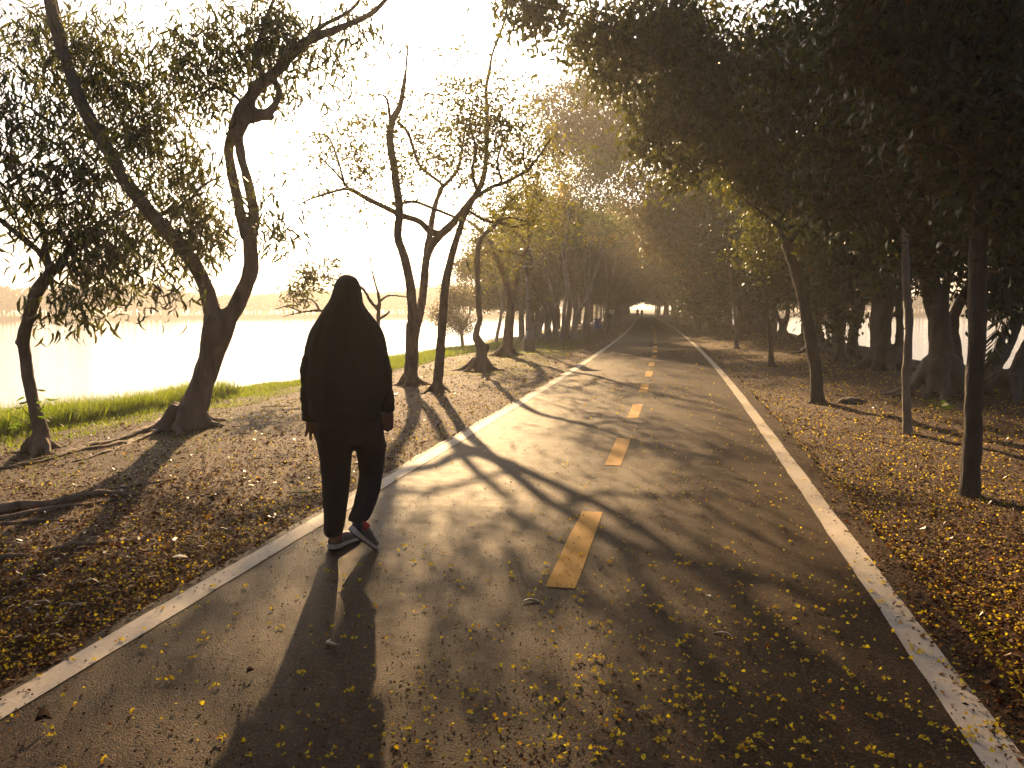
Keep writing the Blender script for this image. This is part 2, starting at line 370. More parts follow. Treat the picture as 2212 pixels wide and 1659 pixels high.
def leaf_batch(buf, pos, direc, L, W, kind='broad', curl=.15, rng=RNG, flat=None):
    """pos N x 3, direc N x 3 (unit), L, W arrays; adds one small curved blade per row"""
    n = len(pos)
    if n == 0: return
    d = direc / np.maximum(np.linalg.norm(direc, axis=1, keepdims=True), 1e-9)
    q = rng.normal(size=(n, 3))
    if flat is not None: q = np.cross(np.array([0, 0, 1.]) + q * flat, d)
    s = q - d * np.sum(q * d, 1, keepdims=True); s /= np.maximum(np.linalg.norm(s, axis=1, keepdims=True), 1e-9)
    u = np.cross(d, s)
    if kind == 'sickle':
        T = np.array([[0, 0, 0], [.33, .5, .16], [.33, -.5, .16], [.7, .38, .14], [.7, -.38, .14], [1, 0, -.05]])
        F3 = np.array([[0, 2, 1], [3, 4, 5]]); F4 = np.array([[1, 2, 4, 3]])
    elif kind == 'broad':
        T = np.array([[0, 0, 0], [.42, .5, .08], [.42, -.5, .08], [1, 0, -.12]]); F3 = np.array([[0, 2, 1], [1, 2, 3]]); F4 = None
    else:
        T = np.array([[0, .3, 0], [0, -.3, 0], [1, -.5, .0], [1, .5, .0]]); F3 = None; F4 = np.array([[0, 1, 2, 3]])
    k = len(T)
    V = (pos[:, None, :] + d[:, None, :] * (T[:, 0][None, :, None] * L[:, None, None])
         + s[:, None, :] * (T[:, 1][None, :, None] * W[:, None, None]) + u[:, None, :] * (T[:, 2][None, :, None] * (L * (curl / .15))[:, None, None]))
    o = (np.arange(n) * k)[:, None, None]
    fs = []
    if F3 is not None: fs.append((F3[None] + o).reshape(-1, 3))
    if F4 is not None: fs.append((F4[None] + o).reshape(-1, 4))
    buf.add(V.reshape(-1, 3), *fs)

def far_wood(name, a0, a1, n, hmin, hmax, label):
    b = Buf(); bt = Buf(); rng = np.random.default_rng(5)
    for k in range(n):
        a = a0 + (a1 - a0) * rng.random(); r = shore_r(a) + 4 + 30 * rng.random() ** 1.5
        big = .5 + .5 * math.sin(a * 23) * math.sin(a * 9 + 1)
        h = hmin + (hmax - hmin) * (.25 + .75 * big) * (.7 + .3 * rng.random()); w = h * (.35 + .25 * rng.random())
        c0 = np.array([-math.sin(YAW + a) * r, math.cos(YAW + a) * r, .5])
        m = 120
        q = rng.normal(size=(m, 3)); q /= np.linalg.norm(q, axis=1, keepdims=True); q *= (.55 + .45 * rng.random((m, 1)))
        pos = c0 + np.array([0, 0, h * .6]) + q * np.array([w, w, h * .42])
        leaf_batch(b, pos, rng.normal(size=(m, 3)), np.full(m, h * .14), np.full(m, h * .13), 'broad', rng=rng)
        tube(bt, [c0 + [0, 0, -.6], c0 + [rng.normal() * .3, 0, h * .3], c0 + [rng.normal() * .6, 0, h * .65]], [.2, .16, .1], 4)
    b.f += [f + b.n for f in bt.f]; b.v += bt.v; b.n += bt.n
    o = obj(name, b.mesh(name, L_FAR), kind='stuff', label=label); return o
far_wood('far_woodland', rad(-8.5), rad(40), 540, 4.2, 8.8, 'hazy belt of trees along the far shore of the lake')
far_wood('far_woodland', rad(-44), rad(-13), 250, 3.2, 5.2, 'pale low wood on the shore beyond the fig trunks')

# ------------------------------------------------------------------ trees
def unit_rand(n, rng): 
    q = rng.normal(size=(n, 3)); return q / np.linalg.norm(q, axis=1, keepdims=True)
def grow(nodes, att, rng, buf, r0=.012, sag=.05, n=4, rmin=.003):
    """branchlets reach from the nearest existing wood to every point in att"""
    N = np.array([p for p, _ in nodes]); R_ = np.array([r for _, r in nodes])
    d = np.min(np.linalg.norm(att[:, None, :] - N[None], axis=2), axis=1)
    out = []
    cap = len(N) + 6 * len(att); NN = np.zeros((cap, 3)); RR = np.zeros(cap); cnt = len(N); NN[:cnt] = N; RR[:cnt] = R_
    for i in np.argsort(d):
        p = att[i]; dd = np.linalg.norm(NN[:cnt] - p, axis=1) + np.maximum(0, NN[:cnt, 2] - p[2]) * .5 + (RR[:cnt] > .06) * .15
        j = int(np.argmin(dd)); a = NN[j]; L = np.linalg.norm(p - a)
        if L < .05: continue
        ra = min(RR[j] * .75, r0 * .5 + .010 * L); jit = rng.normal(size=(2, 3)) * .09 * L
        up = np.array([0, 0, sag * L])
        pts = np.array([a, a + (p - a) * .35 + jit[0] + up, a + (p - a) * .7 + jit[1] + up, p])
        ra = max(ra, rmin * 1.5); rs = np.array([ra, max(ra * .8, rmin), max(ra * .6, rmin), max(ra * .35, rmin)])
        tube(buf, pts, rs, n, max(L / 5, .08))
        for q, r in zip(pts[1:], rs[1:]):
            NN[cnt] = q; RR[cnt] = r; cnt += 1
def leaves_at(buf, att, spec, rng):
    k = spec['per']; n = len(att) * k
    base = np.repeat(att, k, 0)
    sp = spec['spread']
    if spec.get('hang'):
        t = rng.random(n)
        off = rng.normal(size=(n, 3)) * sp * np.array([1, 1, .6]); off[:, 2] -= t * spec['hang']
        d = unit_rand(n, rng) * spec.get('flop', .75); d[:, 2] -= 1.0
    else:
        off = rng.normal(size=(n, 3)) * sp * np.array([1, 1, .75])
        d = unit_rand(n, rng); d[:, 2] -= spec.get('droop', .3)
    L = spec['L'] * (.5 + .85 * rng.random(n)); W = L * spec['W']
    leaf_batch(buf, base + off, d, L, W, spec['kind'], spec.get('curl', .15), rng)

ACACIA = dict(kind='sickle', L=.165, W=.16, per=15, spread=.2, hang=.42, flop=.9, curl=.26, mat=L_ACACIA)
BROAD = dict(kind='sickle', L=.125, W=.36, per=44, spread=.25, droop=.8, curl=.1, mat=L_BROAD)
FINE = dict(kind='broad', L=.10, W=.4, per=34, spread=.24, droop=.2, mat=L_MID)
SPARSE = dict(kind='broad', L=.085, W=.5, per=5, spread=.12, droop=.2, mat=L_DRY)
FEATHER = dict(kind='broad', L=.10, W=.4, per=40, spread=.2, droop=.5, mat=L_FEATHER)

def T_(zc0, limb, lean):
    pts = []; rs = []
    y0 = limb[0][1]
    for q in limb:
        dd = q[3] if len(q) > 3 else lean * (y0 - q[1]) / 100.0 * zc0 / 10.0
        z = zc0 + dd; pts.append(P(q[0], q[1], z)); rs.append(max(q[2] / 2 / FPX * z, .004))
    return pts, rs
def tree(name, label, cat, base, limbs, branches=(), clumps=(), leaf=None, bark_m=BARK_GREY, vox=.03, flare=None, group=None,
         rough=.01, seed=1, twigs=None, roots=(), parts=None, zoff=0.0, twig_mat=None, wf=1.0, clus=5, cjit=.16):
    limbs = [[(q[0], q[1], q[2] * wf) + tuple(q[3:]) for q in l] for l in limbs]; branches = [[(q[0], q[1], q[2] * wf) + tuple(q[3:]) for q in l] for l in branches]
    rng = np.random.default_rng(seed)
    g = G(*base) if zoff == 0 else P(base[0], base[1], zoff); zc0 = depth(g)
    if zoff: g = np.array([g[0], g[1], float(tz(g[0], g[1]))])
    root = thing(name, label, cat, tuple(g), 0, group)
    nodes = []; b = Buf(); limb_b = []
    def put(buf, limb, k, leanr):
        lean = leanr if k else 0.0
        pts, rs = T_(zc0, limb, lean)
        if k == 0 and limb is limbs[0]:
            pts = [pts[0] + np.array([0, 0, -.12])] + pts[1:]
        p2, r2 = catmull(pts, rs, max(.06, np.mean(rs)))
        tube(buf, p2, r2, 9)
        nodes.extend([(p, r) for p, r in zip(p2[len(p2) // 3:], r2[len(p2) // 3:])])
        return pts, rs
    for k, l in enumerate(limbs): put(b, l, k, rng.uniform(-.12, .2) if k else 0)
    rb = limbs[0][0][2] / 2 / FPX * zc0
    if flare:
        nf, Lf, hf = flare
        for i in range(nf):
            a = 2 * math.pi * (i + rng.uniform(-.3, .3)) / nf; d = np.array([math.cos(a), math.sin(a), 0])
            L = Lf * rng.uniform(.7, 1.3); pts = []
            for t, h in ((0.0, hf), (.28, hf * .5), (.6, hf * .16), (1, .03)):
                q = g + d * (rb * .55 + L * t) + np.array([rng.normal() * .03 * t, rng.normal() * .03 * t, 0]); 
                q[2] = float(tz(q[0], q[1])) * (1 if t > .2 else 1) + h - .03; pts.append(q)
            q = g + d * (rb + L * 1.4); q[2] = float(tz(q[0], q[1])) - .07; pts.append(q)
            tube(b, pts, [rb * .34, rb * .33, rb * .25, rb * .17, .02], 7, .08)
    for rt in roots:
        pts = [G(q[0], q[1]) for q in rt]; rs = [max(q[2] / 2 / FPX * depth(p), .012) for q, p in zip(rt, pts)]
        pts = [p + np.array([0, 0, r * .15]) for p, r in zip(pts, rs)]
        rbuf = Buf(); p2, r2 = catmull(pts, rs, .12)
        r2 = r2 * (1 + .25 * rng.normal(size=len(r2))); p2 = p2 + rng.normal(size=p2.shape) * np.array([.012, .012, .006])
        tube(rbuf, p2, np.maximum(r2, .008), 8)
        obj('root', rbuf.mesh('root', bark_m, True, g), root)
    obj('trunk', fuse(b, vox, bark_m, 'trunk', rough, 7.0, g), root)
    for k, l in enumerate(branches):
        bb = Buf(); put(bb, l, k + 1, rng.uniform(-.35, .35)); obj('branch', bb.mesh('branch', bark_m, True, g), root)
    if clumps and leaf:
        att = []
        for cpx in clumps:
            px, py, rx, ry, n = cpx[:5]; dd = cpx[5] if len(cpx) > 5 else 0.0; rd = cpx[6] if len(cpx) > 6 else max(rx, ry) / FPX * zc0
            z = zc0 + dd; cpt = P(px, py, z); m = max(1, int(n / clus)); q = (unit_rand(m, rng) * (rng.random((m, 1)) ** .4))[rng.integers(0, m, n)] + rng.normal(size=(n, 3)) * cjit
            att.append(cpt + CR * (q[:, :1] * rx / FPX * z) + CU * (q[:, 1:2] * ry / FPX * z) + CF * (q[:, 2:] * rd))
        att = np.concatenate(att); att[:, 2] = np.maximum(att[:, 2], .5)
        tb = Buf(); rm = min(.011, .00042 * zc0); grow(nodes, att, rng, tb, n=3 if zc0 > 9 else 4, rmin=rm)
        if twigs:                                   # extra bare sprays
            n2, sp2 = twigs
            ex = np.repeat(att, n2, 0) + rng.normal(size=(len(att) * n2, 3)) * sp2
            grow([(a, .006) for a in att], ex, rng, tb, r0=.006, n=3, rmin=rm * .8)
            lb_att = np.concatenate([att, ex])
        else: lb_att = att
        obj('twigs', tb.mesh('twigs', twig_mat or bark_m, True, g), root, kind='stuff')
        lb = Buf(); leaves_at(lb, lb_att, leaf, rng)
        obj('crown', lb.mesh('crown', leaf['mat'], False, g), root)
    return root, g, zc0, nodes

# --- left, near
ACG = 'sickle leaved trees on the lake bank'
main_roots = [[(372, 905, 20), (330, 922, 16), (270, 948, 13), (200, 962, 11), (120, 985, 10), (40, 1003, 8)],
              [(370, 920, 16), (300, 950, 12), (230, 966, 10), (160, 976, 9), (80, 1000, 8), (-20, 1018, 8)],
              [(395, 930, 14), (340, 934, 9), (280, 958, 8), (210, 985, 7), (150, 1000, 5)],
              [(-40, 1110, 36), (40, 1096, 30), (100, 1092, 20), (150, 1080, 15), (215, 1068, 16), (262, 1068, 10), (300, 1070, 4)],
              [(-40, 1128, 16), (60, 1112, 12), (120, 1098, 12), (180, 1090, 9), (250, 1082, 6)],
              [(-40, 1134, 7), (80, 1128, 6), (180, 1124, 5), (240, 1118, 4)],
              [(-30, 1215, 22), (30, 1205, 18), (80, 1200, 9)],
              [(85, 1195, 8), (150, 1180, 14), (200, 1176, 9), (245, 1174, 4)],
              [(130, 1075, 6), (220, 1058, 5), (310, 1048, 5), (380, 1036, 4)]]
main_limbs = [
    [(408, 928, 100), (418, 885, 76), (437, 830, 63), (455, 775, 64), (468, 725, 80), (476, 690, 88)],
    [(468, 712, 54), (455, 660, 45), (435, 600, 40), (400, 545, 40), (350, 490, 40), (300, 430, 38), (262, 375, 37), (225, 310, 36), (195, 260, 36), (172, 215, 36), (155, 165, 34), (135, 110, 33), (118, 50, 32), (105, -10, 30), (90, -90, 22), (70, -190, 12)],
    [(478, 705, 52), (507, 668, 46), (530, 620, 42), (543, 580, 41), (541, 540, 40), (538, 495, 40)],
    [(532, 515, 32), (516, 445, 28), (501, 375, 27), (494, 325, 26), (503, 285, 30)],
    [(545, 510, 31), (548, 455, 28), (536, 395, 27), (523, 345, 25), (514, 295, 26)],
    [(506, 297, 42), (520, 258, 50), (531, 234, 48), (541, 212, 34), (556, 190, 33), (580, 168, 33), (605, 145, 32), (640, 106, 30), (684, 79, 25), (742, 57, 20), (800, 30, 15), (850, -15, 10)],
    [(540, 250, 44), (566, 248, 32), (587, 236, 22), (600, 214, 17), (602, 192, 17), (590, 172, 22), (578, 166, 26)],
    [(556, 248, 36), (578, 250, 26), (590, 254, 12)],
    [(480, 690, 40), (490, 672, 26), (492, 668, 22)]]
main_branches = [
    [(160, 185, 14), (142, 100, 13), (126, 30, 12), (112, -40, 10), (100, -120, 6)],
    [(527, 245, 14), (520, 222, 8), (505, 205, 8), (475, 190, 8), (450, 194, 7), (430, 210, 5), (395, 222, 4)],
    [(568, 200, 16), (562, 150, 13), (558, 100, 12), (575, 40, 10), (600, -20, 8)],
    [(225, 310, 16), (180, 290, 10), (120, 270, 8), (60, 230, 6)],
    [(640, 108, 16), (690, 60, 12), (760, 20, 9), (800, -40, 7)],
    [(330, 470, 16), (400, 440, 9), (440, 400, 7), (480, 380, 4)]]
main_clumps = [(200, 150, 70, 60, 36), (310, 235, 80, 40, 36), (250, 420, 60, 50, 30), (420, 470, 60, 40, 30), (500, 130, 60, 60, 30), (330, 330, 90, 40, 30), (60, 60, 110, 80, 60), (240, 60, 110, 70, 60), (340, 120, 110, 80, 70), (270, 200, 90, 60, 30), (330, 290, 110, 60, 50), (430, 300, 50, 60, 16),
    (400, 420, 90, 60, 44), (300, 440, 50, 50, 16), (470, 70, 90, 80, 60), (550, 50, 90, 60, 60), (655, 40, 90, 45, 50), (770, 10, 60, 25, 24), (715, 110, 25, 60, 14),
    (390, 510, 70, 40, 28), (580, 480, 24, 50, 14), (560, 380, 22, 40, 8), (255, 530, 60, 60, 20), (140, 150, 60, 70, 24), (590, 110, 60, 60, 26), (130, 250, 60, 60, 20), (440, 200, 60, 30, 12), (733, 190, 14, 50, 4)]
mt, mg, mz, _ = tree('acacia_tree', 'large forked tree with sickle leaves and two grey limbs parting low above the bank', 'tree', (405, 922), main_limbs, main_branches,
     main_clumps, ACACIA, BARK_GREY, .02, (6, .4, .32), ACG, .012, 3, roots=main_roots, wf=.8)
def pod(px, py, zc, L, tilt, parent, off):
    b = Buf(); c0 = P(px, py, zc); pts = [c0 + np.array([math.sin(tilt + t * .5) * L * t * .5, 0, -L * t]) for t in (0, .3, .6, 1)]
    tube(b, pts, [.006, .014, .014, .004], 5, .05); obj('seed_pod', b.mesh('seed_pod', plain_pod, True, off), parent)
plain_pod = plain('hanging_pod', (.07, .05, .035), .7)

lt, lg, lz, _ = tree('acacia_tree', 'slender kinked tree with sickle leaves and green shoots sprouting from its lower trunk', 'tree', (85, 975),
    [[(82, 980, 64), (88, 930, 42), (75, 880, 34), (62, 820, 32), (55, 770, 33), (50, 735, 36), (58, 700, 33), (70, 655, 33), (85, 620, 34), (110, 588, 31), (118, 575, 26)],
     [(112, 584, 23), (85, 545, 20), (50, 515, 18), (0, 475, 16), (-60, 430, 14), (-120, 380, 10)],
     [(112, 584, 18), (100, 540, 16), (92, 490, 15), (78, 455, 14), (55, 420, 12), (35, 370, 10), (20, 300, 8)],
     [(115, 586, 26), (140, 560, 24), (150, 530, 19), (168, 512, 15), (210, 490, 14), (250, 465, 12), (285, 450, 10), (330, 420, 7)],
     [(52, 745, 26), (40, 741, 20), (32, 738, 11)]],
    [[(150, 535, 10), (160, 560, 8), (185, 575, 6), (205, 600, 4)]],
    [(60, 320, 120, 120, 60), (20, 190, 100, 90, 36), (170, 370, 80, 90, 36), (40, 430, 60, 50, 16), (200, 560, 60, 50, 26), (140, 640, 36, 40, 12), (250, 470, 60, 50, 22), (170, 460, 60, 50, 22), (330, 570, 40, 40, 10)],
    ACACIA, BARK_GREY, .02, (5, .25, .18), ACG, .01, 5, wf=.78)
rng = np.random.default_rng(4)
for k in range(34):                                  # shoots: each leaf by itself
    a = rng.choice([-1, 1], p=[.55, .45]); px = 66 + a * rng.uniform(4, 36); py = 880 + rng.uniform(-36, 36) - (a * 8)
    p0 = P(px, py, lz - rng.uniform(-.1, .2)); b = Buf()
    d = CR * a * rng.uniform(.6, 1) + np.array([0, 0, rng.uniform(-.45, .25)]) + CF * rng.uniform(-.5, .3)
    leaf_batch(b, p0[None], d[None], np.array([rng.uniform(.09, .15)]), np.array([.026]), 'sickle', .12, rng)
    obj('leaf', b.mesh('leaf', L_SPROUT, False, lg), lt)
b = Buf()
for a in (-1, 1):
    tube(b, [P(70, 905, lz - .05), P(70 + a * 14, 890, lz - .08), P(70 + a * 28, 870, lz - .1)], [.008, .006, .003], 5, .03)
    tube(b, [P(70, 925, lz - .05), P(70 + a * 12, 915, lz - .08), P(70 + a * 26, 905, lz - .1)], [.008, .006, .003], 5, .03)
obj('shoot', b.mesh('shoot', BARK_GREY, True, lg), lt)

# --- left, bare flame trees
tree('flame_tree', 'rough barked twin stemmed tree with bare twigs against the white sky', 'tree', (885, 832),
    [[(885, 838, 42), (888, 800, 37), (890, 760, 35), (891, 700, 35)],
     [(890, 745, 31), (891, 690, 27), (889, 640, 26), (880, 580, 25), (868, 540, 23), (859, 510, 22), (863, 466, 22), (862, 440, 22), (858, 410, 21), (850, 353, 20), (843, 310, 22), (842, 285, 20), (850, 255, 18), (863, 232, 16), (870, 200, 13), (876, 160, 10), (880, 110, 7), (884, 50, 4)],
     [(893, 730, 27), (903, 690, 25), (911, 656, 23), (917, 600, 22), (921, 550, 21), (928, 510, 18), (934, 474, 16), (941, 440, 14), (950, 415, 13), (957, 400, 12)],
     [(921, 562, 20), (930, 535, 21), (942, 518, 22), (956, 503, 22), (975, 485, 20), (992, 466, 18), (1008, 445, 17), (1024, 425, 17), (1038, 402, 16), (1046, 375, 15), (1050, 340, 14), (1052, 273, 13), (1051, 230, 12), (1050, 192, 11), (1058, 150, 10), (1065, 111, 9), (1085, 60, 8), (1096, 20, 6), (1100, -40, 4)]],
    [[(985, 478, 17), (956, 503, 19), (930, 500, 18), (905, 478, 15), (870, 466, 15), (830, 447, 13), (795, 430, 12), (770, 416, 11), (755, 408, 10), (735, 410, 7), (700, 420, 6), (670, 430, 5), (640, 445, 3)],
     [(755, 408, 7), (738, 388, 6), (715, 362, 5), (690, 338, 4), (668, 322, 3)],
     [(745, 402, 7), (737, 370, 6), (725, 330, 5), (710, 297, 5), (690, 290, 4), (660, 297, 3)],
     [(858, 262, 9), (880, 285, 8), (893, 320, 8), (905, 355, 8), (925, 375, 8), (948, 392, 8), (957, 402, 8)],
     [(955, 405, 11), (975, 385, 9), (990, 362, 8), (1000, 310, 6), (1008, 255, 4)],
     [(845, 275, 9), (836, 215, 7), (820, 205, 4), (800, 220, 3)],
     [(862, 440, 9), (895, 436, 8), (935, 450, 8), (985, 470, 7)]],
    [(700, 380, 60, 60, 26), (780, 330, 60, 60, 34), (800, 380, 50, 40, 20), (880, 300, 60, 70, 36), (960, 330, 70, 80, 44), (800, 250, 40, 30, 14), (900, 380, 60, 50, 26), (1000, 260, 60, 60, 30), (1010, 180, 40, 40, 14), (840, 215, 30, 20, 6)],
    dict(SPARSE, per=4), BARK_ROUGH, .026, (5, .3, .22), 'bare flame trees beside the path', .012, 8, twigs=(5, .4), wf=.84)
tree('flame_tree', 'rough barked single stemmed tree forking into bare twigs above the path edge', 'tree', (945, 848),
    [[(943, 852, 36), (948, 800, 31), (952, 750, 28), (955, 700, 27), (960, 636, 26), (966, 590, 26), (972, 567, 24), (985, 520, 22), (996, 486, 20), (1010, 455, 18), (1024, 426, 17), (1035, 405, 15)]],
    [[(1020, 432, 14), (1060, 405, 11), (1085, 397, 11), (1110, 385, 10), (1137, 369, 9), (1155, 350, 8), (1170, 330, 6), (1190, 300, 4)],
     [(1030, 410, 12), (1020, 370, 9), (1028, 320, 8), (1015, 270, 6), (1022, 220, 4)],
     [(1085, 397, 8), (1075, 350, 7), (1085, 300, 6), (1075, 250, 4)],
     [(1137, 369, 6), (1130, 330, 5), (1140, 290, 4)],
     [(1010, 455, 9), (1060, 480, 8), (1100, 470, 6), (1140, 480, 4)]],
    [(1040, 260, 60, 80, 34), (1100, 300, 60, 60, 34), (1080, 220, 50, 50, 20), (1150, 330, 50, 50, 24), (1020, 340, 50, 50, 20), (1110, 460, 50, 30, 14)],
    dict(SPARSE, per=5), BARK_ROUGH, .026, (5, .3, .2), 'bare flame trees beside the path', .012, 9, twigs=(5, .36), wf=.72)
for i, (px, py, L, t) in enumerate([(648, 440, .34, .3), (655, 452, .3, -.3), (642, 455, .3, .5), (590, 330, .42, -.35), (596, 430, .2, .1), (632, 420, .2, 0), (1008, 560, .25, .2)]):
    pod(px, py, 13.6, L, t, mt, mg)

# --- left, middle distance
MID = dict(FINE, per=24, L=.12, spread=.3)
tree('flame_tree', 'crooked tree with a knob and spreading foot at the leaf strewn verge', 'tree', (1038, 798),
    [[(1038, 802, 38), (1040, 772, 25), (1040, 752, 25), (1032, 735, 20), (1028, 725, 16), (1032, 705, 14), (1037, 690, 13), (1034, 670, 13), (1032, 610, 13), (1031, 555, 12), (1036, 525, 12), (1043, 511, 11), (1060, 495, 10), (1075, 480, 10), (1088, 460, 9), (1096, 440, 8), (1115, 425, 7), (1140, 405, 6)],
     [(1040, 760, 22), (1050, 752, 18), (1053, 744, 10)]],
    [[(1075, 480, 7), (1110, 490, 5), (1150, 480, 4)]],
    [(1100, 420, 60, 40, 24), (1150, 440, 50, 50, 20), (1110, 500, 50, 30, 12), (1180, 380, 40, 50, 14)], dict(SPARSE, per=9), BARK_GREY, .03, (6, .5, .3), None, .01, 12, twigs=(3, .4))
tree('flame_tree', 'reddish brown tree forking in a V just left of the lamp post', 'tree', (1093, 768),
    [[(1092, 772, 32), (1097, 735, 23), (1100, 700, 21), (1103, 670, 20)],
     [(1102, 680, 15), (1096, 625, 14), (1088, 590, 13), (1074, 559, 12), (1064, 530, 11), (1053, 516, 9), (1038, 497, 8), (1021, 484, 7), (1000, 470, 5)],
     [(1104, 675, 13), (1109, 635, 12), (1116, 600, 11), (1121, 570, 11), (1130, 550, 10), (1138, 534, 10), (1142, 500, 9), (1142, 470, 8), (1150, 430, 7), (1165, 380, 5)]],
    [[(1128, 552, 6), (1100, 545, 5), (1060, 540, 4), (1030, 560, 3)], [(1138, 530, 6), (1105, 490, 5), (1070, 470, 4)]],
    [(1060, 520, 60, 50, 30), (1120, 470, 60, 50, 30), (1020, 560, 50, 50, 24), (1180, 430, 50, 60, 24), (1085, 590, 50, 40, 16)], dict(SPARSE, per=8, L=.09), bark('bark_red', (.1, .055, .035), (.23, .13, .085)), .03, (5, .5, .3), None, .01, 13, twigs=(3, .5))
tree('flame_tree', 'pale tree of several crossing stems right behind the lamp post', 'tree', (1160, 733),
    [[(1157, 738, 26), (1159, 718, 23), (1162, 700, 22)],
     [(1152, 705, 10), (1147, 670, 9), (1150, 630, 8), (1156, 590, 8), (1162, 560, 8), (1168, 520, 7), (1166, 470, 6), (1164, 430, 5), (1170, 380, 4)],
     [(1166, 695, 13), (1178, 660, 10), (1190, 622, 9), (1203, 600, 8), (1207, 570, 7), (1210, 545, 7), (1218, 510, 6), (1222, 480, 5), (1215, 440, 4)],
     [(1160, 695, 10), (1165, 640, 8), (1170, 615, 8), (1176, 590, 7), (1180, 565, 7), (1178, 520, 6), (1183, 470, 5), (1180, 420, 4)],
     [(1168, 700, 12), (1186, 650, 10), (1180, 610, 8), (1176, 590, 7)]], (),
    [(1170, 400, 50, 50, 30), (1220, 400, 50, 50, 30), (1150, 480, 40, 40, 20), (1200, 470, 40, 40, 16), (1130, 360, 50, 40, 20), (1190, 330, 40, 40, 20)], dict(MID, per=8, mat=L_DRY), BARK_PALE, .04, (5, .5, .3), None, .01, 14, twigs=(2, .5))
tree('flame_tree', 'thin leaning pale stem standing close left of the forked pale tree', 'tree', (1212, 739),
    [[(1211, 742, 13), (1216, 712, 9), (1219, 670, 9), (1224, 630, 8), (1220, 580, 8), (1216, 540, 8), (1222, 520, 7), (1225, 490, 6), (1232, 440, 4)]], (),
    [(1230, 410, 40, 50, 26), (1210, 360, 40, 40, 18)], dict(MID, per=16), BARK_PALE, .035, (4, .3, .2), None, .008, 15)
yt, yg, yz, ynodes = tree('golden_shower_tree', 'smooth pale forked tree hung with yellow blossom at the crown edge', 'tree', (1239, 733),
    [[(1238, 737, 24), (1240, 715, 15), (1245, 692, 13), (1248, 672, 13)],
     [(1246, 675, 9), (1236, 650, 8), (1229, 630, 8), (1226, 600, 7), (1222, 570, 6), (1228, 520, 5), (1240, 470, 4)],
     [(1250, 674, 9), (1265, 650, 8), (1275, 630, 7), (1283, 600, 7), (1293, 575, 6), (1300, 545, 6), (1304, 515, 6), (1302, 490, 5), (1300, 460, 4), (1290, 420, 3)]], (),
    [(1250, 440, 50, 60, 60), (1235, 500, 30, 30, 20), (1300, 430, 50, 60, 50), (1280, 370, 60, 50, 50), (1320, 490, 40, 30, 20), (1225, 410, 25, 50, 16)], dict(FEATHER, L=.16, spread=.35, per=34), BARK_PALE, .035, (5, .5, .3), None, .008, 16)
b = Buf(); rng = np.random.default_rng(21)
for px, py, rx, ry, n in ((1215, 425, 12, 45, 130), (1208, 485, 12, 22, 90), (1225, 450, 20, 40, 60), (1320, 518, 18, 10, 26), (1235, 380, 18, 20, 20), (1265, 520, 14, 10, 10)):
    for k in range(n):
        c0 = P(px + rng.normal() * rx * .6, py + rng.normal() * ry * .6, yz + rng.normal() * .4)
        m = 9; leaf_batch(b, c0 + rng.normal(size=(m, 3)) * .07, unit_rand(m, rng), np.full(m, .09), np.full(m, .08), 'broad', rng=rng)
obj('blossom', b.mesh('blossom', YELLOW, False, yg), yt)
rng = np.random.default_rng(91)
for i, (bx, by, w, tx, ty, lab) in enumerate([(1126, 737, 11, 1118, 520, 'dark straight stem at the water just left of the lamp post'), (1198, 727, 12, 1182, 470, 'slim pale stem rising between the lamp post and the forked pale tree'),
        (1182, 734, 8, 1196, 480, 'thin pale stem leaning right beside the many stemmed tree'), (1262, 727, 12, 1278, 460, 'slim stem close behind the smooth forked tree'),
        (1269, 722, 11, 1256, 450, 'slim grey stem left of the blue drum'), (1306, 714, 9, 1322, 470, 'slim stem between the blue drum and the small sign'), (1222, 727, 13, 1236, 430, 'dark thicker stem behind the smooth forked tree'),
        (1070, 742, 8, 1085, 470, 'thin pale stem near the water left of the reddish forked tree'), (1330, 706, 12, 1345, 500, 'slim leaning stem just right of the small sign')]):
    m1 = bx + (tx - bx) * .3 + rng.normal() * 6; m2 = bx + (tx - bx) * .65 + rng.normal() * 8; H_ = by - ty
    top = [(m2, by - H_ * .62, w * .5), (m2 + (tx - m2) * .5 + rng.normal() * 6, by - H_ * .82, w * .38), (tx, ty, w * .22)]
    fx = m2 + rng.choice([-1, 1]) * rng.uniform(14, 30)
    tree('slender_tree', lab, 'tree', (bx, by), [[(bx, by + 3, w * 1.4), (bx + rng.normal() * 2, by - 14, w), (m1, by - H_ * .32, w * .8)] + top, [(m1, by - H_ * .33, w * .55), ((m1 + fx) / 2 + 2, by - H_ * .5, w * .45), (fx, by - H_ * .75, w * .3), (fx + rng.normal() * 8, by - H_ * .95, w * .18)]], (),
         [(tx, ty + 10, 40, 40, 20), (fx, by - H_ * .9, 36, 36, 18)], dict(MID, per=9, L=.15, mat=L_DRY if i % 2 else L_FEATHER), BARK_GREY if i in (0, 6) else BARK_PALE, .04, None, 'slender stems of the left verge', .006, 200 + i, twigs=(2, .5))
# rounded bush by the water
tree('round_bush', 'rounded dark green bush leaning over the lake between the trunks', 'bush', (1000, 752),
    [[(1000, 755, 9), (998, 730, 8), (992, 700, 7), (985, 670, 5)], [(995, 715, 6), (1010, 690, 5), (1020, 660, 4)]], (),
    [(975, 655, 36, 36, 70), (1000, 640, 30, 30, 50), (965, 690, 24, 20, 26), (1000, 690, 30, 26, 40), (1005, 718, 16, 14, 10)], dict(FINE, per=40, L=.11, mat=L_MID), BARK_GREY, .035, (4, .3, .15), None, .006, 18)
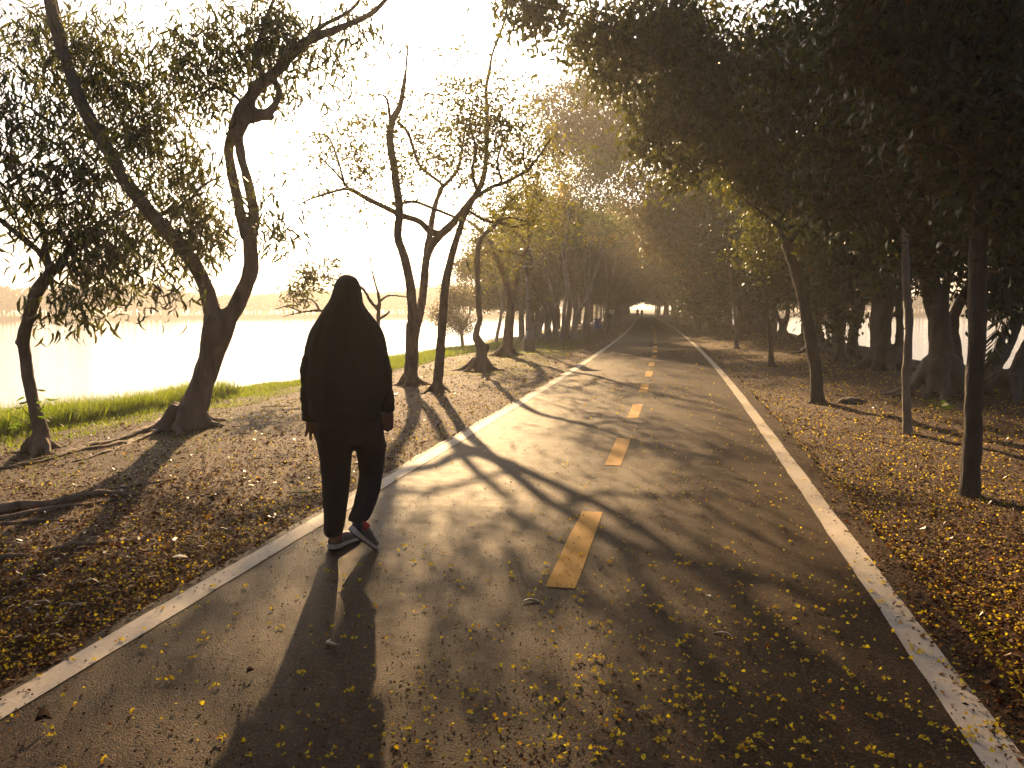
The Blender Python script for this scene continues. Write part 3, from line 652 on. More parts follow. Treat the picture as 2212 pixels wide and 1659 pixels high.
# low bent tree behind the walker
tree('bent_sapling', 'low bent sapling by the water half hidden behind the walking woman', 'tree', (775, 832),
    [[(775, 836, 15), (778, 800, 13), (790, 765, 12), (810, 730, 11), (817, 700, 10), (817, 680, 10), (820, 655, 9)],
     [(819, 672, 8), (800, 650, 8), (785, 625, 7), (760, 610, 6), (730, 605, 6), (700, 598, 5), (670, 606, 4), (640, 625, 3)],
     [(820, 658, 8), (817, 635, 7), (810, 610, 6), (804, 585, 5), (800, 560, 4), (803, 545, 3)],
     [(780, 790, 9), (750, 740, 8), (725, 690, 8), (700, 673, 8), (680, 671, 7), (650, 675, 5), (620, 682, 4), (595, 690, 3)]],
    [[(822, 650, 5), (835, 640, 4), (850, 638, 3), (880, 642, 3)], [(818, 690, 6), (834, 680, 5), (842, 672, 3)], [(690, 672, 5), (682, 655, 4), (665, 645, 3), (655, 668, 3)], [(650, 674, 4), (620, 662, 3), (595, 668, 2)]],
    [(650, 620, 40, 30, 34), (690, 590, 36, 18, 24), (725, 570, 24, 10, 12), (625, 645, 24, 16, 12), (705, 610, 24, 14, 10)], dict(kind='sickle', L=.13, W=.24, per=9, spread=.12, droop=.25, mat=L_ACACIA), BARK_GREY, .025, (4, .2, .15), None, .006, 19)

# --- right, slim trees in the verge
SL = 'slim trees along the right verge'
BL = dict(BROAD, per=46)
tree('slim_tree', 'dark slim tree leaning left and forking low over the verge', 'tree', (1766, 870),
    [[(1768, 874, 32), (1764, 830, 29), (1761, 790, 28), (1752, 740, 27), (1745, 700, 26), (1736, 650, 25), (1726, 610, 24), (1716, 579, 24), (1706, 550, 22), (1697, 525, 20)],
     [(1697, 528, 14), (1690, 505, 12), (1678, 485, 11), (1655, 465, 9), (1620, 440, 7), (1580, 400, 6), (1540, 330, 5)],
     [(1699, 528, 16), (1716, 508, 13), (1732, 490, 13), (1748, 470, 12), (1762, 445, 12), (1775, 400, 10), (1790, 330, 9), (1780, 220, 7)]],
    [[(1678, 485, 8), (1700, 440, 7), (1690, 360, 6), (1650, 250, 5)], [(1540, 330, 6), (1480, 210, 5), (1400, 110, 5), (1300, 50, 4), (1200, 20, 3), (1110, 10, 3)]],
    [(1650, 400, 90, 60, 70, 1.6), (1750, 390, 100, 60, 70, 1.8), (1580, 320, 110, 80, 90, .6), (1690, 280, 130, 90, 110, .8), (1500, 230, 100, 80, 70), (1580, 150, 130, 90, 100), (1440, 130, 90, 70, 60), (1730, 150, 120, 90, 80), (1690, 480, 60, 40, 22, 3.5), (1640, 520, 30, 30, 10, 3), (1790, 500, 60, 40, 22, 3.5), (1350, 60, 60, 40, 24), (1500, 30, 140, 60, 70), (1270, 30, 60, 30, 14), (1190, 20, 60, 24, 14), (1120, 30, 40, 30, 9), (1150, 75, 20, 40, 6), (1235, 85, 30, 30, 6), (1340, 170, 40, 30, 14), (1400, 300, 50, 40, 16), (1310, 110, 30, 30, 8), (1460, 350, 50, 50, 16)],
    dict(BL, mat=L_TUN), BARK_DARK, .03, (4, .1, .08), SL, .013, 31)
tree('slim_tree', 'pale straight slim tree, the slenderest trunk in front of the great figs', 'tree', (1961, 936),
    [[(1961, 940, 24), (1959, 890, 20), (1957, 830, 19), (1960, 760, 19), (1963, 700, 18), (1962, 660, 18), (1957, 600, 17), (1956, 550, 17), (1955, 512, 17)],
     [(1955, 518, 12), (1945, 480, 10), (1930, 446, 9), (1918, 410, 8), (1900, 330, 7), (1870, 200, 5)],
     [(1957, 525, 9), (1967, 495, 7), (1985, 455, 6), (2000, 400, 5), (2010, 300, 4)]], (),
    [(1850, 320, 120, 100, 90, 1.2), (1950, 320, 110, 90, 80, 1.5), (1790, 160, 130, 100, 90), (2050, 400, 80, 70, 50, 1.8), (1890, 430, 80, 40, 34, 2.2), (1930, 160, 120, 110, 90), (1820, 440, 70, 50, 26)],
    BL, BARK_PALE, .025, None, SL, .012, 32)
tree('slim_tree', 'thick straight dark trunk, the nearest tree on the right verge', 'tree', (2093, 1072),
    [[(2093, 1078, 56), (2098, 1000, 47), (2102, 900, 45), (2106, 800, 44), (2110, 700, 43), (2112, 600, 43), (2113, 527, 42), (2118, 420, 42), (2124, 300, 42), (2130, 150, 40), (2135, 0, 38), (2140, -200, 34), (2150, -500, 26), (2155, -800, 12)]],
    [[(2120, 420, 20), (2070, 350, 14), (2000, 250, 11), (1930, 120, 9)], [(2124, 300, 18), (2170, 220, 14), (2230, 120, 10), (2300, 20, 8)], [(2130, 150, 18), (2080, 60, 13), (2010, -60, 10), (1900, -200, 8)]],
    [(2130, 80, 150, 130, 110), (2000, 40, 130, 100, 90), (2180, 320, 80, 130, 60), (1890, 60, 130, 110, 90), (2040, 220, 110, 100, 80), (2180, 470, 60, 60, 18), (2050, -200, 250, 160, 90), (1800, -120, 160, 110, 50)],
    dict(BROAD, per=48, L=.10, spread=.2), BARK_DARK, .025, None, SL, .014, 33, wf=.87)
tree('slim_tree', 'short dark leaning stem with a bulge at its foot', 'tree', (1669, 792),
    [[(1668, 795, 18), (1666, 780, 15), (1665, 760, 11), (1663, 720, 10), (1660, 690, 9), (1655, 640, 8), (1650, 600, 7), (1640, 540, 5)]], (),
    [(1640, 540, 60, 50, 50), (1600, 480, 70, 60, 60), (1680, 560, 50, 40, 30), (1660, 620, 40, 26, 14)], dict(FINE, per=34, L=.12, mat=L_BROAD), BARK_DARK, .03, (3, .15, .1), SL, .006, 34)
tree('slim_tree', 'thin upright stem right of the path where the verge darkens', 'tree', (1591, 754),
    [[(1591, 757, 11), (1590, 720, 9), (1588, 680, 8), (1583, 640, 8), (1578, 600, 7), (1572, 550, 6), (1560, 480, 4)]], (),
    [(1560, 500, 60, 50, 50), (1540, 430, 70, 60, 60), (1600, 560, 40, 30, 24), (1520, 540, 50, 40, 30)], dict(FINE, per=34, L=.16, spread=.35, mat=L_MID), BARK_GREY, .035, (3, .2, .1), SL, .006, 35)
tree('slim_tree', 'small bushy dark tree at the right path edge, left one of two', 'tree', (1513, 727),
    [[(1513, 729, 8), (1512, 700, 6), (1510, 660, 5), (1508, 630, 4)]], (),
    [(1505, 670, 30, 26, 50), (1515, 630, 34, 30, 50), (1500, 600, 30, 26, 30)], dict(FINE, per=36, L=.2, spread=.4, mat=L_BROAD), BARK_DARK, .04, (3, .2, .1), SL, .006, 36)
tree('slim_tree', 'small bushy dark tree at the right path edge, right one of two', 'tree', (1541, 726),
    [[(1541, 728, 7), (1542, 700, 6), (1543, 660, 5), (1545, 630, 4)]], (),
    [(1545, 650, 28, 26, 40), (1550, 610, 34, 30, 50), (1535, 680, 14, 12, 10)], dict(FINE, per=36, L=.2, spread=.4, mat=L_BROAD), BARK_DARK, .04, (3, .2, .1), SL, .006, 37)

# --- right, the great figs on the bank
FG = 'great fig trees on the right bank'
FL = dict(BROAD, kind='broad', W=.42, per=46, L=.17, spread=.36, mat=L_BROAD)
tree('fig_tree', 'massive fig with buttress roots and three stems standing before the bright water', 'tree', (2030, 852),
    [[(2035, 858, 120), (2035, 805, 86), (2033, 745, 72), (2028, 690, 66), (2018, 650, 64), (2008, 600, 60), (2000, 550, 57), (1993, 500, 52), (1985, 430, 44), (1970, 330, 34), (1950, 200, 22)],
     [(2055, 830, 60), (2066, 785, 42), (2060, 735, 36), (2060, 690, 34), (2075, 650, 34), (2095, 610, 30), (2115, 565, 26), (2140, 480, 18)],
     [(2040, 720, 34), (2040, 650, 28), (2047, 590, 22), (2055, 520, 20), (2065, 430, 15)]], (),
    [(2050, 430, 120, 80, 70), (2160, 520, 60, 70, 34), (1950, 400, 100, 80, 70), (2150, 380, 80, 80, 50), (2000, 280, 140, 100, 100), (2150, 220, 100, 120, 80), (1960, 560, 30, 30, 10), (2090, 520, 30, 30, 10), (1990, 130, 160, 100, 100), (2150, 60, 120, 90, 60), (2180, 620, 40, 30, 10)],
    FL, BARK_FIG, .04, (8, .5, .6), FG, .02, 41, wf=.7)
tree('fig_tree', 'broad fig with a skirt of aerial roots and a spreading dark foot', 'tree', (1910, 797),
    [[(1908, 802, 90), (1905, 770, 60), (1903, 740, 50), (1905, 700, 50), (1912, 650, 50), (1922, 600, 47), (1935, 550, 44), (1945, 490, 38), (1950, 400, 26)],
     [(1895, 760, 34), (1890, 690, 28), (1893, 640, 26), (1872, 590, 26), (1840, 545, 22), (1800, 490, 16)],
     [(1940, 792, 28), (1944, 730, 22), (1943, 680, 22), (1940, 630, 22), (1935, 570, 20)],
     [(1915, 780, 20), (1920, 700, 14), (1925, 640, 12)]], (),
    [(1880, 490, 100, 70, 70), (1790, 520, 80, 60, 60), (1960, 480, 60, 60, 30), (1830, 590, 50, 26, 24), (1850, 380, 130, 90, 90), (1760, 420, 100, 80, 70)],
    FL, BARK_FIG, .05, (8, .6, .5), FG, .02, 42, wf=.8)
tree('fig_tree', 'fig of two slanting stems crossing in an X on the bank', 'tree', (1838, 778),
    [[(1828, 782, 26), (1838, 742, 20), (1846, 710, 19), (1858, 682, 17), (1862, 640, 15), (1850, 590, 14), (1840, 530, 10)],
     [(1852, 778, 18), (1846, 735, 14), (1838, 700, 12), (1825, 650, 11), (1815, 600, 9)]], (),
    [(1820, 560, 70, 40, 40), (1770, 600, 50, 40, 30), (1780, 480, 90, 60, 50), (1800, 650, 30, 20, 8)], dict(FL, L=.17), BARK_FIG, .05, (6, .5, .4), FG, .015, 43)
tree('fig_tree', 'upright pale fig stem with a tuft of drooping leaves beside it', 'tree', (1815, 780),
    [[(1816, 784, 22), (1815, 740, 16), (1812, 690, 15), (1806, 640, 14), (1800, 590, 12), (1795, 530, 9)]], (),
    [(1790, 560, 60, 40, 40), (1750, 520, 60, 50, 40), (1795, 690, 20, 34, 14), (1780, 640, 40, 20, 16)], dict(FL, L=.17), BARK_FIG, .045, (5, .4, .3), FG, .015, 44)
tree('fig_tree', 'leaning fig trunk seen just behind the forked slim tree', 'tree', (1768, 762),
    [[(1770, 766, 40), (1768, 735, 27), (1762, 700, 24), (1755, 650, 21), (1745, 600, 18), (1735, 540, 12)]], (),
    [(1730, 560, 70, 50, 50), (1690, 520, 70, 50, 50), (1760, 610, 40, 26, 16), (1700, 620, 40, 20, 14)], dict(FL, L=.19), BARK_FIG, .06, (6, .6, .4), FG, .02, 45)
tree('fig_tree', 'small pale fig forked low like a Y on the water edge', 'tree', (1690, 733),
    [[(1690, 736, 30), (1690, 715, 20), (1692, 700, 16)], [(1688, 705, 11), (1680, 680, 9), (1668, 662, 8), (1655, 630, 6)], [(1694, 705, 13), (1702, 675, 11), (1698, 640, 10), (1690, 600, 8)]], (),
    [(1670, 610, 60, 40, 50), (1710, 580, 60, 40, 40), (1640, 570, 50, 40, 30), (1650, 655, 12, 12, 5)], dict(FL, L=.22, spread=.45), BARK_FIG, .07, (6, .5, .3), FG, .02, 46)
tree('fig_tree', 'thick fig with hanging root columns in the shade left of the Y shaped stem', 'tree', (1625, 717),
    [[(1622, 721, 66), (1618, 690, 46), (1612, 650, 42), (1605, 610, 38), (1595, 560, 30), (1580, 500, 18)], [(1640, 718, 26), (1642, 670, 16), (1650, 620, 14), (1640, 570, 12)], [(1604, 716, 20), (1600, 670, 13), (1602, 620, 12)],
     [(1655, 718, 14), (1652, 670, 10), (1645, 620, 10)], [(1606, 620, 18), (1570, 570, 13), (1530, 545, 11), (1480, 505, 10), (1420, 430, 8), (1350, 320, 6), (1280, 230, 5)], [(1595, 565, 18), (1540, 440, 12), (1480, 320, 9), (1430, 200, 7)]], (),
    [(1600, 540, 90, 50, 70), (1560, 470, 100, 70, 80), (1640, 580, 60, 40, 40), (1500, 400, 110, 80, 90), (1650, 450, 90, 60, 60), (1400, 330, 110, 90, 110), (1310, 240, 90, 80, 150), (1330, 320, 60, 50, 80), (1220, 250, 60, 80, 70), (1175, 270, 40, 50, 24), (1290, 330, 70, 60, 60), (1200, 330, 40, 40, 20), (1440, 200, 120, 90, 110), (1330, 130, 90, 70, 70), (1230, 160, 60, 60, 34), (1560, 300, 120, 100, 100), (1380, 440, 90, 60, 60), (1560, 150, 120, 100, 90), (1460, 520, 60, 40, 40)], dict(FL, L=.25, spread=.5, mat=L_MID), BARK_FIG, .08, (9, .9, .5), FG, .03, 47)
tree('fig_tree', 'twin stems leaning right over the water at the picture edge', 'tree', (2125, 818),
    [[(2122, 826, 50), (2138, 792, 22), (2155, 762, 18), (2166, 725, 15), (2188, 692, 13), (2225, 668, 12), (2270, 620, 10)],
     [(2130, 818, 36), (2158, 787, 20), (2180, 750, 18), (2200, 702, 16), (2228, 645, 15), (2260, 560, 11)]], (),
    [(2250, 560, 80, 70, 50), (2190, 600, 50, 40, 24), (2300, 480, 90, 80, 40)], dict(FL, L=.17), BARK_FIG, .04, (7, .7, .35), FG, .015, 48)
tree('fig_tree', 'stout leaning trunk cut off by the right border of the picture', 'tree', (2190, 852),
    [[(2188, 858, 80), (2197, 825, 46), (2206, 785, 38), (2226, 742, 34), (2255, 690, 30), (2290, 600, 22)]], (),
    [(2260, 500, 70, 80, 40), (2220, 400, 60, 80, 30)], dict(FL, L=.17), BARK_FIG, .04, (7, .8, .35), FG, .015, 49)

# --- rows that close the tunnel: three kinds, copied
def proto(seed, leafm, H, spread, nleaf, lean):
    rng = np.random.default_rng(seed); b = Buf(); nodes = []
    fork = H * rng.uniform(.18, .28)
    def lim(pts, rs):
        p2, r2 = catmull(pts, rs, .35); tube(b, p2, r2, 6); nodes.extend(list(zip(p2, r2)))
    lim([np.array([0, 0, -.2]), np.array([.05, .03, .15]), np.array([lean * .3, .1, fork * .6]), np.array([lean * .5, 0, fork])], [.34, .22, .17, .17])
    nodes.clear()
    for k in range(4):
        a = 2 * math.pi * k / 4 + rng.uniform(-.5, .5); o = np.array([math.cos(a), math.sin(a), 0])
        lim([np.array([lean * .5, 0, fork - .1]), np.array([lean * .6, 0, fork]) + o * .5 + [0, 0, H * .14], np.array([lean, 0, fork]) + o * spread * .45 + [0, 0, H * .3], np.array([lean, 0, fork]) + o * spread * .75 + [0, 0, H * .45]], [.15, .11, .07, .03])
    att = []
    for k in range(19):
        a = rng.uniform(0, 2 * math.pi); r = spread * math.sqrt(rng.random()) * .85; zc = H * (.36 + .52 * rng.random()) - r * .12
        q = unit_rand(22, rng) * rng.random((22, 1)) ** .4
        att.append(np.array([lean + r * math.cos(a), r * math.sin(a), zc]) + q * np.array([1.5, 1.5, .95]))
    att = np.concatenate(att)
    tb = Buf(); grow(nodes, att[::3], rng, tb, r0=.02, n=3)
    lb = Buf(); leaves_at(lb, att, dict(kind='broad', L=.27, W=.45, per=nleaf, spread=.42, droop=.4), rng)
    return b.mesh('trunk', BARK_GREY), tb.mesh('twigs', BARK_GREY), lb.mesh('crown', leafm, False)
PROTO = [proto(101, L_MID, 10.5, 4.9, 42, .5), proto(102, L_TUN, 11.5, 5.2, 42, -.3), proto(103, L_MID, 9.5, 4.6, 42, 0.2), proto(104, L_TUN, 12.5, 5.6, 42, 0)]
def place_tree(k, x, y, rz, s, label, group):
    r = thing('avenue_tree', label, 'tree', (x, y, float(tz(x, y))), rz, group); r.scale = (s, s, s)
    for nm, me in zip(('trunk', 'twigs', 'crown'), PROTO[k % 4]):
        o = obj(nm, me, r)
        if nm == 'twigs': o['kind'] = 'stuff'
rng = np.random.default_rng(77)
for side, y0, x_in, x_out, lab, grp in ((-1, 40, -4.0, -7.8, 'tree in the shady far left row of the avenue, its trunk among many alike', 'trees of the far left row'),
                                        (1, 30, 3.6, 7.4, 'tree in the shady far right row of the avenue, its trunk among many alike', 'trees of the far right row')):
    y = y0; k = 0
    while y < 214:
        inner = k % 2 and (side > 0 or y > 50) and y > 40
        x = cen(y) + side * abs(x_in if inner else x_out) + rng.uniform(-.5, .5)
        v_ = np.array([x, y, 0]) - CAM; pxx = PCX + FPX * (v_ @ CR) / (v_ @ CF)
        if side > 0 or y > 64 or not (1268 < pxx < 1330): place_tree(int(rng.integers(4)), x, y, rng.uniform(0, 6.28), rng.uniform(.58, .75) if y < (52 if side < 0 else 40) else rng.uniform(.85, 1.12), lab, grp)
        y += rng.uniform(1.6, 2.6) if y < 110 else rng.uniform(3.5, 5.5); k += 1
for side, lab, grp in ((-1, 'tree in the shady far left row of the avenue, its trunk among many alike', 'trees of the far left row'), (1, 'tree in the shady far right row of the avenue, its trunk among many alike', 'trees of the far right row')):
    for y in (-5.5, -9, -13, -17.5, -23):            # unseen trees continuing the avenue, added to shade the ground and walker ahead
        place_tree(int(rng.integers(4)), cen(y) + side * (4.4 + rng.uniform(-.4, .6)), y, rng.uniform(0, 6.28), rng.uniform(.95, 1.15), lab.replace('far ', '').replace('its trunk among many alike', 'unseen behind the viewer, added for shade'), grp)

# ------------------------------------------------------------------ palm at the right border
pg = G(2330, 850)
pr = thing('palm_tree', 'palm with drooping feathered fronds behind the nearest right trunk', 'palm', tuple(pg))
pz = depth(pg); b = Buf(); top = P(2235, 640, pz)
tube(b, [pg + [0, 0, -.1], pg + [0, 0, .6], (pg + top) / 2 + [.1, 0, .2], top], [.16, .12, .11, .1], 9, .15); obj('trunk', b.mesh('trunk', BARK_DARK, True, pg), pr)
rng = np.random.default_rng(9)
fr = [[(2235, 640), (2190, 655), (2165, 690), (2150, 740), (2140, 800)], [(2235, 640), (2200, 640), (2170, 660), (2140, 690)], [(2235, 640), (2200, 600), (2170, 590), (2130, 610)],
      [(2235, 640), (2260, 580), (2300, 570), (2360, 600)], [(2235, 640), (2280, 640), (2320, 690), (2340, 760)], [(2235, 640), (2210, 560), (2180, 530), (2150, 540)]]
for f in fr:
    b = Buf(); dz = rng.uniform(-.7, .7)
    pts = [P(q[0], q[1], pz + dz * i / 4) for i, q in enumerate(f)]; p2, r2 = catmull(pts, np.linspace(.016, .004, len(pts)), .035)
    tube(b, p2, r2, 5)
    for i in range(4, len(p2) - 1):
        t = p2[i + 1] - p2[i]; t /= np.linalg.norm(t); s = np.cross(t, CF); s /= np.linalg.norm(s)
        for sg in (-1, 1):
            d = s * sg * .8 + t * .7 + np.array([0, 0, -.35]) + rng.normal(size=3) * .08
            l = .34 * math.sin(math.pi * min(1, .15 + .85 * i / len(p2))) + .06
            leaf_batch(b, p2[i][None], d[None], np.array([l]), np.array([.03]), 'sickle', .06, rng)
    obj('frond', b.mesh('frond', L_BROAD, False, pg), pr)

# ------------------------------------------------------------------ lattice tower far beyond the lake
a = YAW + math.atan((PCX - 178) / FPX); tp = np.array([-math.sin(a), math.cos(a)]) * 236
tw = thing('lattice_tower', 'pale lattice tower with a wide head rising beyond the far shore', 'tower', (tp[0], tp[1], .8), a)
steel = plain('pale_steel', (.45, .45, .44), .5, .3); b = Buf(); H = 15.6
for sx in (-1, 1):
    for sy in (-1, 1): tube(b, [(sx * 2.6, sy * 2.6, -.5), (sx * 1.3, sy * 1.3, H * .5), (sx * .8, sy * .8, H)], [.13, .11, .09], 5)
for k in range(9):
    z0 = k * 1.72; w0 = 2.6 - 1.8 * z0 / H; w1 = 2.6 - 1.8 * (z0 + 1.72) / H
    for sy in (-1, 1):
        tube(b, [(-w0, sy * w0, z0), (w1, sy * w1, z0 + 1.72)], [.07, .07], 4); tube(b, [(w0, sy * w0, z0), (-w1, sy * w1, z0 + 1.72)], [.07, .07], 4)
        tube(b, [(sy * w0, -w0, z0), (sy * w1, w1, z0 + 1.72)], [.07, .07], 4)
obj('mast', b.mesh('mast', steel), tw)
for z in (9.6, 12.6, H): 
    b = Buf(); tube(b, [(-3.6, 0, z), (3.6, 0, z)], [.22, .22], 5); tube(b, [(-3.6, 0, z), (0, 0, z + .9), (3.6, 0, z)], [.12, .12, .12], 4); obj('crossarm', b.mesh('crossarm', steel), tw)

# ------------------------------------------------------------------ lamp, drum, sign
conc = plain('old_concrete', (.24, .2, .16), .9, nscale=14, bmp=.5, bdist=.02); lampm = plain('dull_grey_metal', (.2, .19, .18), .5, .5); lampd = plain('dark_lamp_metal', (.06, .05, .045), .45, .4); discm = plain('pale_disc_metal', (.5, .47, .42), .35, .6)
lg_ = G(1143, 757); lz_ = depth(lg_); px2m = lz_ / FPX
lp = thing('street_lamp', 'lamp post with a dark bell shaped lantern between two discs on a concrete block', 'lamp', tuple(lg_), YAW)
b = Buf(); box(b, (0, 0, .17), (.44, .44, .5)); o = obj('concrete_block', b.mesh('concrete_block', conc, False), lp)
bv = o.modifiers.new('b', 'BEVEL'); bv.width = .025; bv.segments = 2
b = Buf(); lathe(b, [(.19, .42), (.18, .47), (.12, .56), (.075, .66), (.06, .72)], 18); obj('base_cone', b.mesh('base_cone', lampm), lp)
zt = (757 - 596) * px2m
b = Buf(); tube(b, [(0, 0, .66), (-.03, 0, 1.6), (-.075, 0, zt)], [.062, .055, .042], 12, .3); obj('pole', b.mesh('pole', lampm), lp)
b = Buf(); tube(b, [(-.035, -.0, 1.74), (-.035, 0, 1.78)], [.075, .075], 12); obj('pole_clamp', b.mesh('pole_clamp', lampd), lp)
def zz(py): return (757 - py) * px2m
hx = -.06
b = Buf(); lathe(b, [(.05, zz(600)), (.09, zz(592)), (.115, zz(582)), (.125, zz(579))], 20, (hx, 0, 0)); obj('lantern_neck', b.mesh('lantern_neck', lampd), lp)
b = Buf(); lathe(b, [(.26, zz(578.5)), (.265, zz(577.5)), (.26, zz(576.5))], 28, (hx, 0, 0)); obj('lantern_disc', b.mesh('lantern_disc', discm), lp)
b = Buf(); lathe(b, [(.2, zz(576)), (.19, zz(566)), (.155, zz(556)), (.135, zz(548)), (.13, zz(543))], 24, (hx, 0, 0)); obj('lantern_shade', b.mesh('lantern_shade', lampd), lp)
b = Buf(); lathe(b, [(.245, zz(542.5)), (.255, zz(541.5)), (.24, zz(540.5))], 28, (hx, 0, 0)); obj('lantern_disc', b.mesh('lantern_disc', discm), lp)

dg = G(1291, 710)
dr = thing('blue_drum', 'blue plastic drum used as a bin among the left trunks', 'bin', tuple(dg))
blue = plain('blue_plastic', (.05, .13, .55), .4)
b = Buf(); prof = [(.25, -.02), (.27, 0), (.275, .03), (.27, .06), (.27, .26), (.285, .28), (.27, .3), (.27, .52), (.285, .54), (.27, .56), (.27, .76), (.28, .79), (.26, .8), (.24, .79), (.235, .1)]
lathe(b, prof, 24); obj('drum_shell', b.mesh('drum_shell', blue), dr)
b = Buf(); lathe(b, [(.28, .78), (.286, .79), (.28, .8)], 24); obj('rim', b.mesh('rim', plain('dark_blue_rim', (.02, .04, .18), .4)), dr)
sg_ = G(1313, 718); sz = depth(sg_)
sn = thing('small_sign', 'small white sign with a dark mark on a leaning wooden post', 'sign', tuple(sg_), YAW - rad(8))
k = sz / FPX; b = Buf(); tube(b, [(-.02, 0, -.1), (.05, 0, .4), (.16, 0, (718 - 668) * k)], [.09, .07, .05], 8, .2); obj('post', b.mesh('post', BARK_GREY), sn)
sc = np.array([.24, -.08, (718 - 674) * k]); b = Buf(); box(b, sc, (.33, .02, .27)); obj('sign_board', b.mesh('sign_board', plain('sign_white', (.6, .57, .5), .5, nscale=4, var=.1), False), sn)
b = Buf(); box(b, sc + [0, -.013, .02], (.03, .004, .1)); box(b, sc + [.012, -.0125, .05], (.05, .004, .03)); box(b, sc + [0, -.013, -.06], (.03, .004, .03)); obj('sign_mark', b.mesh('sign_mark', plain('sign_black', (.02, .02, .02), .6), False), sn)

# ------------------------------------------------------------------ litter, petals, grass
def scatter(n, rmin, rmax, rng, a=40):
    ang = rad(rng.uniform(-a, a, n)) if False else np.radians(rng.uniform(-a, a, n)) + YAW
    t = rng.random(n); r = 1 / (t / rmax + (1 - t) / rmin)
    return np.stack([-np.sin(ang) * r, np.cos(ang) * r], -1), r
def on_ground(xy): return np.column_stack([xy, np.where((xy[:, 0] - cen(xy[:, 1]) < 1.93) & (xy[:, 0] - cen(xy[:, 1]) > -1.81), 0.002, tz(xy[:, 0], xy[:, 1]))])
rng = np.random.default_rng(51)
def patchy(xy, s, seed):
    x, y = xy[:, 0] * s + seed, xy[:, 1] * s
    return .5 + .25 * np.sin(x * 1.7 + 1.3 * np.sin(y * 1.1)) + .25 * np.sin(y * 2.3 + 1.7 * np.sin(x * .9 + seed))
b = Buf()
xy, r = scatter(420000, 2.6, 60, rng); u = xy[:, 0] - cen(xy[:, 1])
keep = ((u < -1.78 - .08 * rng.random(len(u)) ** 2) & (u > -9.2)) | ((u > 1.97 - .3 * rng.random(len(u)) ** 3) & (u < 9))
keep &= rng.random(len(u)) < np.where(u < -6.8, .25, np.where(u < 0, .42 + .4 * patchy(xy, 1.3, 2), .75))
xy, r = xy[keep], r[keep]; n = len(xy)
pos = on_ground(xy); pos[:, 2] += rng.random(n) * .012
d = rng.normal(size=(n, 3)) * [1, 1, .28]
sz = np.exp(rng.normal(size=n) * .4) * .023 * np.maximum(1, (r / 8)) ** .6
leaf_batch(b, pos, d, sz, sz * rng.uniform(.25, .6, n), 'broad', .2, rng, flat=.45)
obj('leaf_litter', b.mesh('leaf_litter', LITTER, False), kind='stuff', label='brown carpet of dry leaf bits on both verges')
# long curled dry phyllodes and bare sticks in the litter
b = Buf(); xy, r = scatter(4200, 2.6, 25, rng); u = xy[:, 0] - cen(xy[:, 1]); keep = ((u < -2.0) & (u > -7.5)) | ((u > 2.1) & (u < 8)); xy = xy[keep]; n = len(xy)
pos = on_ground(xy); pos[:, 2] += .012; d = rng.normal(size=(n, 3)) * [1, 1, .15]; L = rng.uniform(.05, .12, n)
leaf_batch(b, pos, d, L, L * .16, 'sickle', .25, rng, flat=.6)
obj('dry_leaves', b.mesh('dry_leaves', leafmat('dry_phyllode', [(0, (.10, .055, .027)), (.7, (.17, .1, .05)), (1, (.27, .19, .11))], trans=(1, .9, .7), tw=.1, spec=.15), False), kind='stuff', label='curled pale dry leaves strewn through the litter')
# petals
b = Buf()
xy, r = scatter(120000, 2.2, 70, rng); u = xy[:, 0] - cen(xy[:, 1])
dens = np.where(np.abs(u) < 1.9, np.clip(.02 + .09 * (u + .3) / 2 + .08 * (patchy(xy, 1.1, 5) - .5), .015, .3) + .25 * np.exp(-((np.abs(xy[:, 1] - 14) / 3) ** 2)) * (np.abs(u + .1) < 1.2),
       np.where((u > 0) & (u < 6.5), np.where(r > 6.5, .85, .42) - .06 * (u - 2), np.where((u < 0) & (u > -6), .34 * np.exp(-np.abs(u + 2.1) / .9) + .07 + .12 * np.exp(-((xy[:, 1] - 17) / 5) ** 2), 0)))
keep = rng.random(len(u)) < dens
near = (np.abs(u) < 1.9) & (r < 5.6)
tiny = keep & (~near | (rng.random(len(u)) < .3)); x2, r2 = xy[tiny], r[tiny]; n = len(x2)
pos = on_ground(x2); pos[:, 2] += .008 + .012 * rng.random(n); d = rng.normal(size=(n, 3)) * [1, 1, .4]
sz = rng.uniform(.009, .021, n) * np.maximum(1, r2 / 7) ** .75
leaf_batch(b, pos, d, sz, sz * .85, 'sickle', .22, rng, flat=.6)
obj('fallen_petals', b.mesh('fallen_petals', YELLOW, False), kind='stuff', label='yellow petals scattered over the path and the verges')
# dark specks and seeds on the asphalt and lines
b = Buf(); xy, r = scatter(14000, 2.2, 30, rng); u = xy[:, 0] - cen(xy[:, 1]); k_ = (np.abs(u) < 1.85) & (rng.random(len(u)) < .5); x2 = xy[k_]; n = len(x2)
pos = on_ground(x2); pos[:, 2] += .006; sz = rng.uniform(.006, .018, n); leaf_batch(b, pos, rng.normal(size=(n, 3)) * [1, 1, .3], sz, sz * .6, 'broad', .3, rng, flat=.5)
obj('leaf_crumbs', b.mesh('leaf_crumbs', LITTER, False), kind='stuff', label='dark crumbs of leaf and seed on the asphalt')
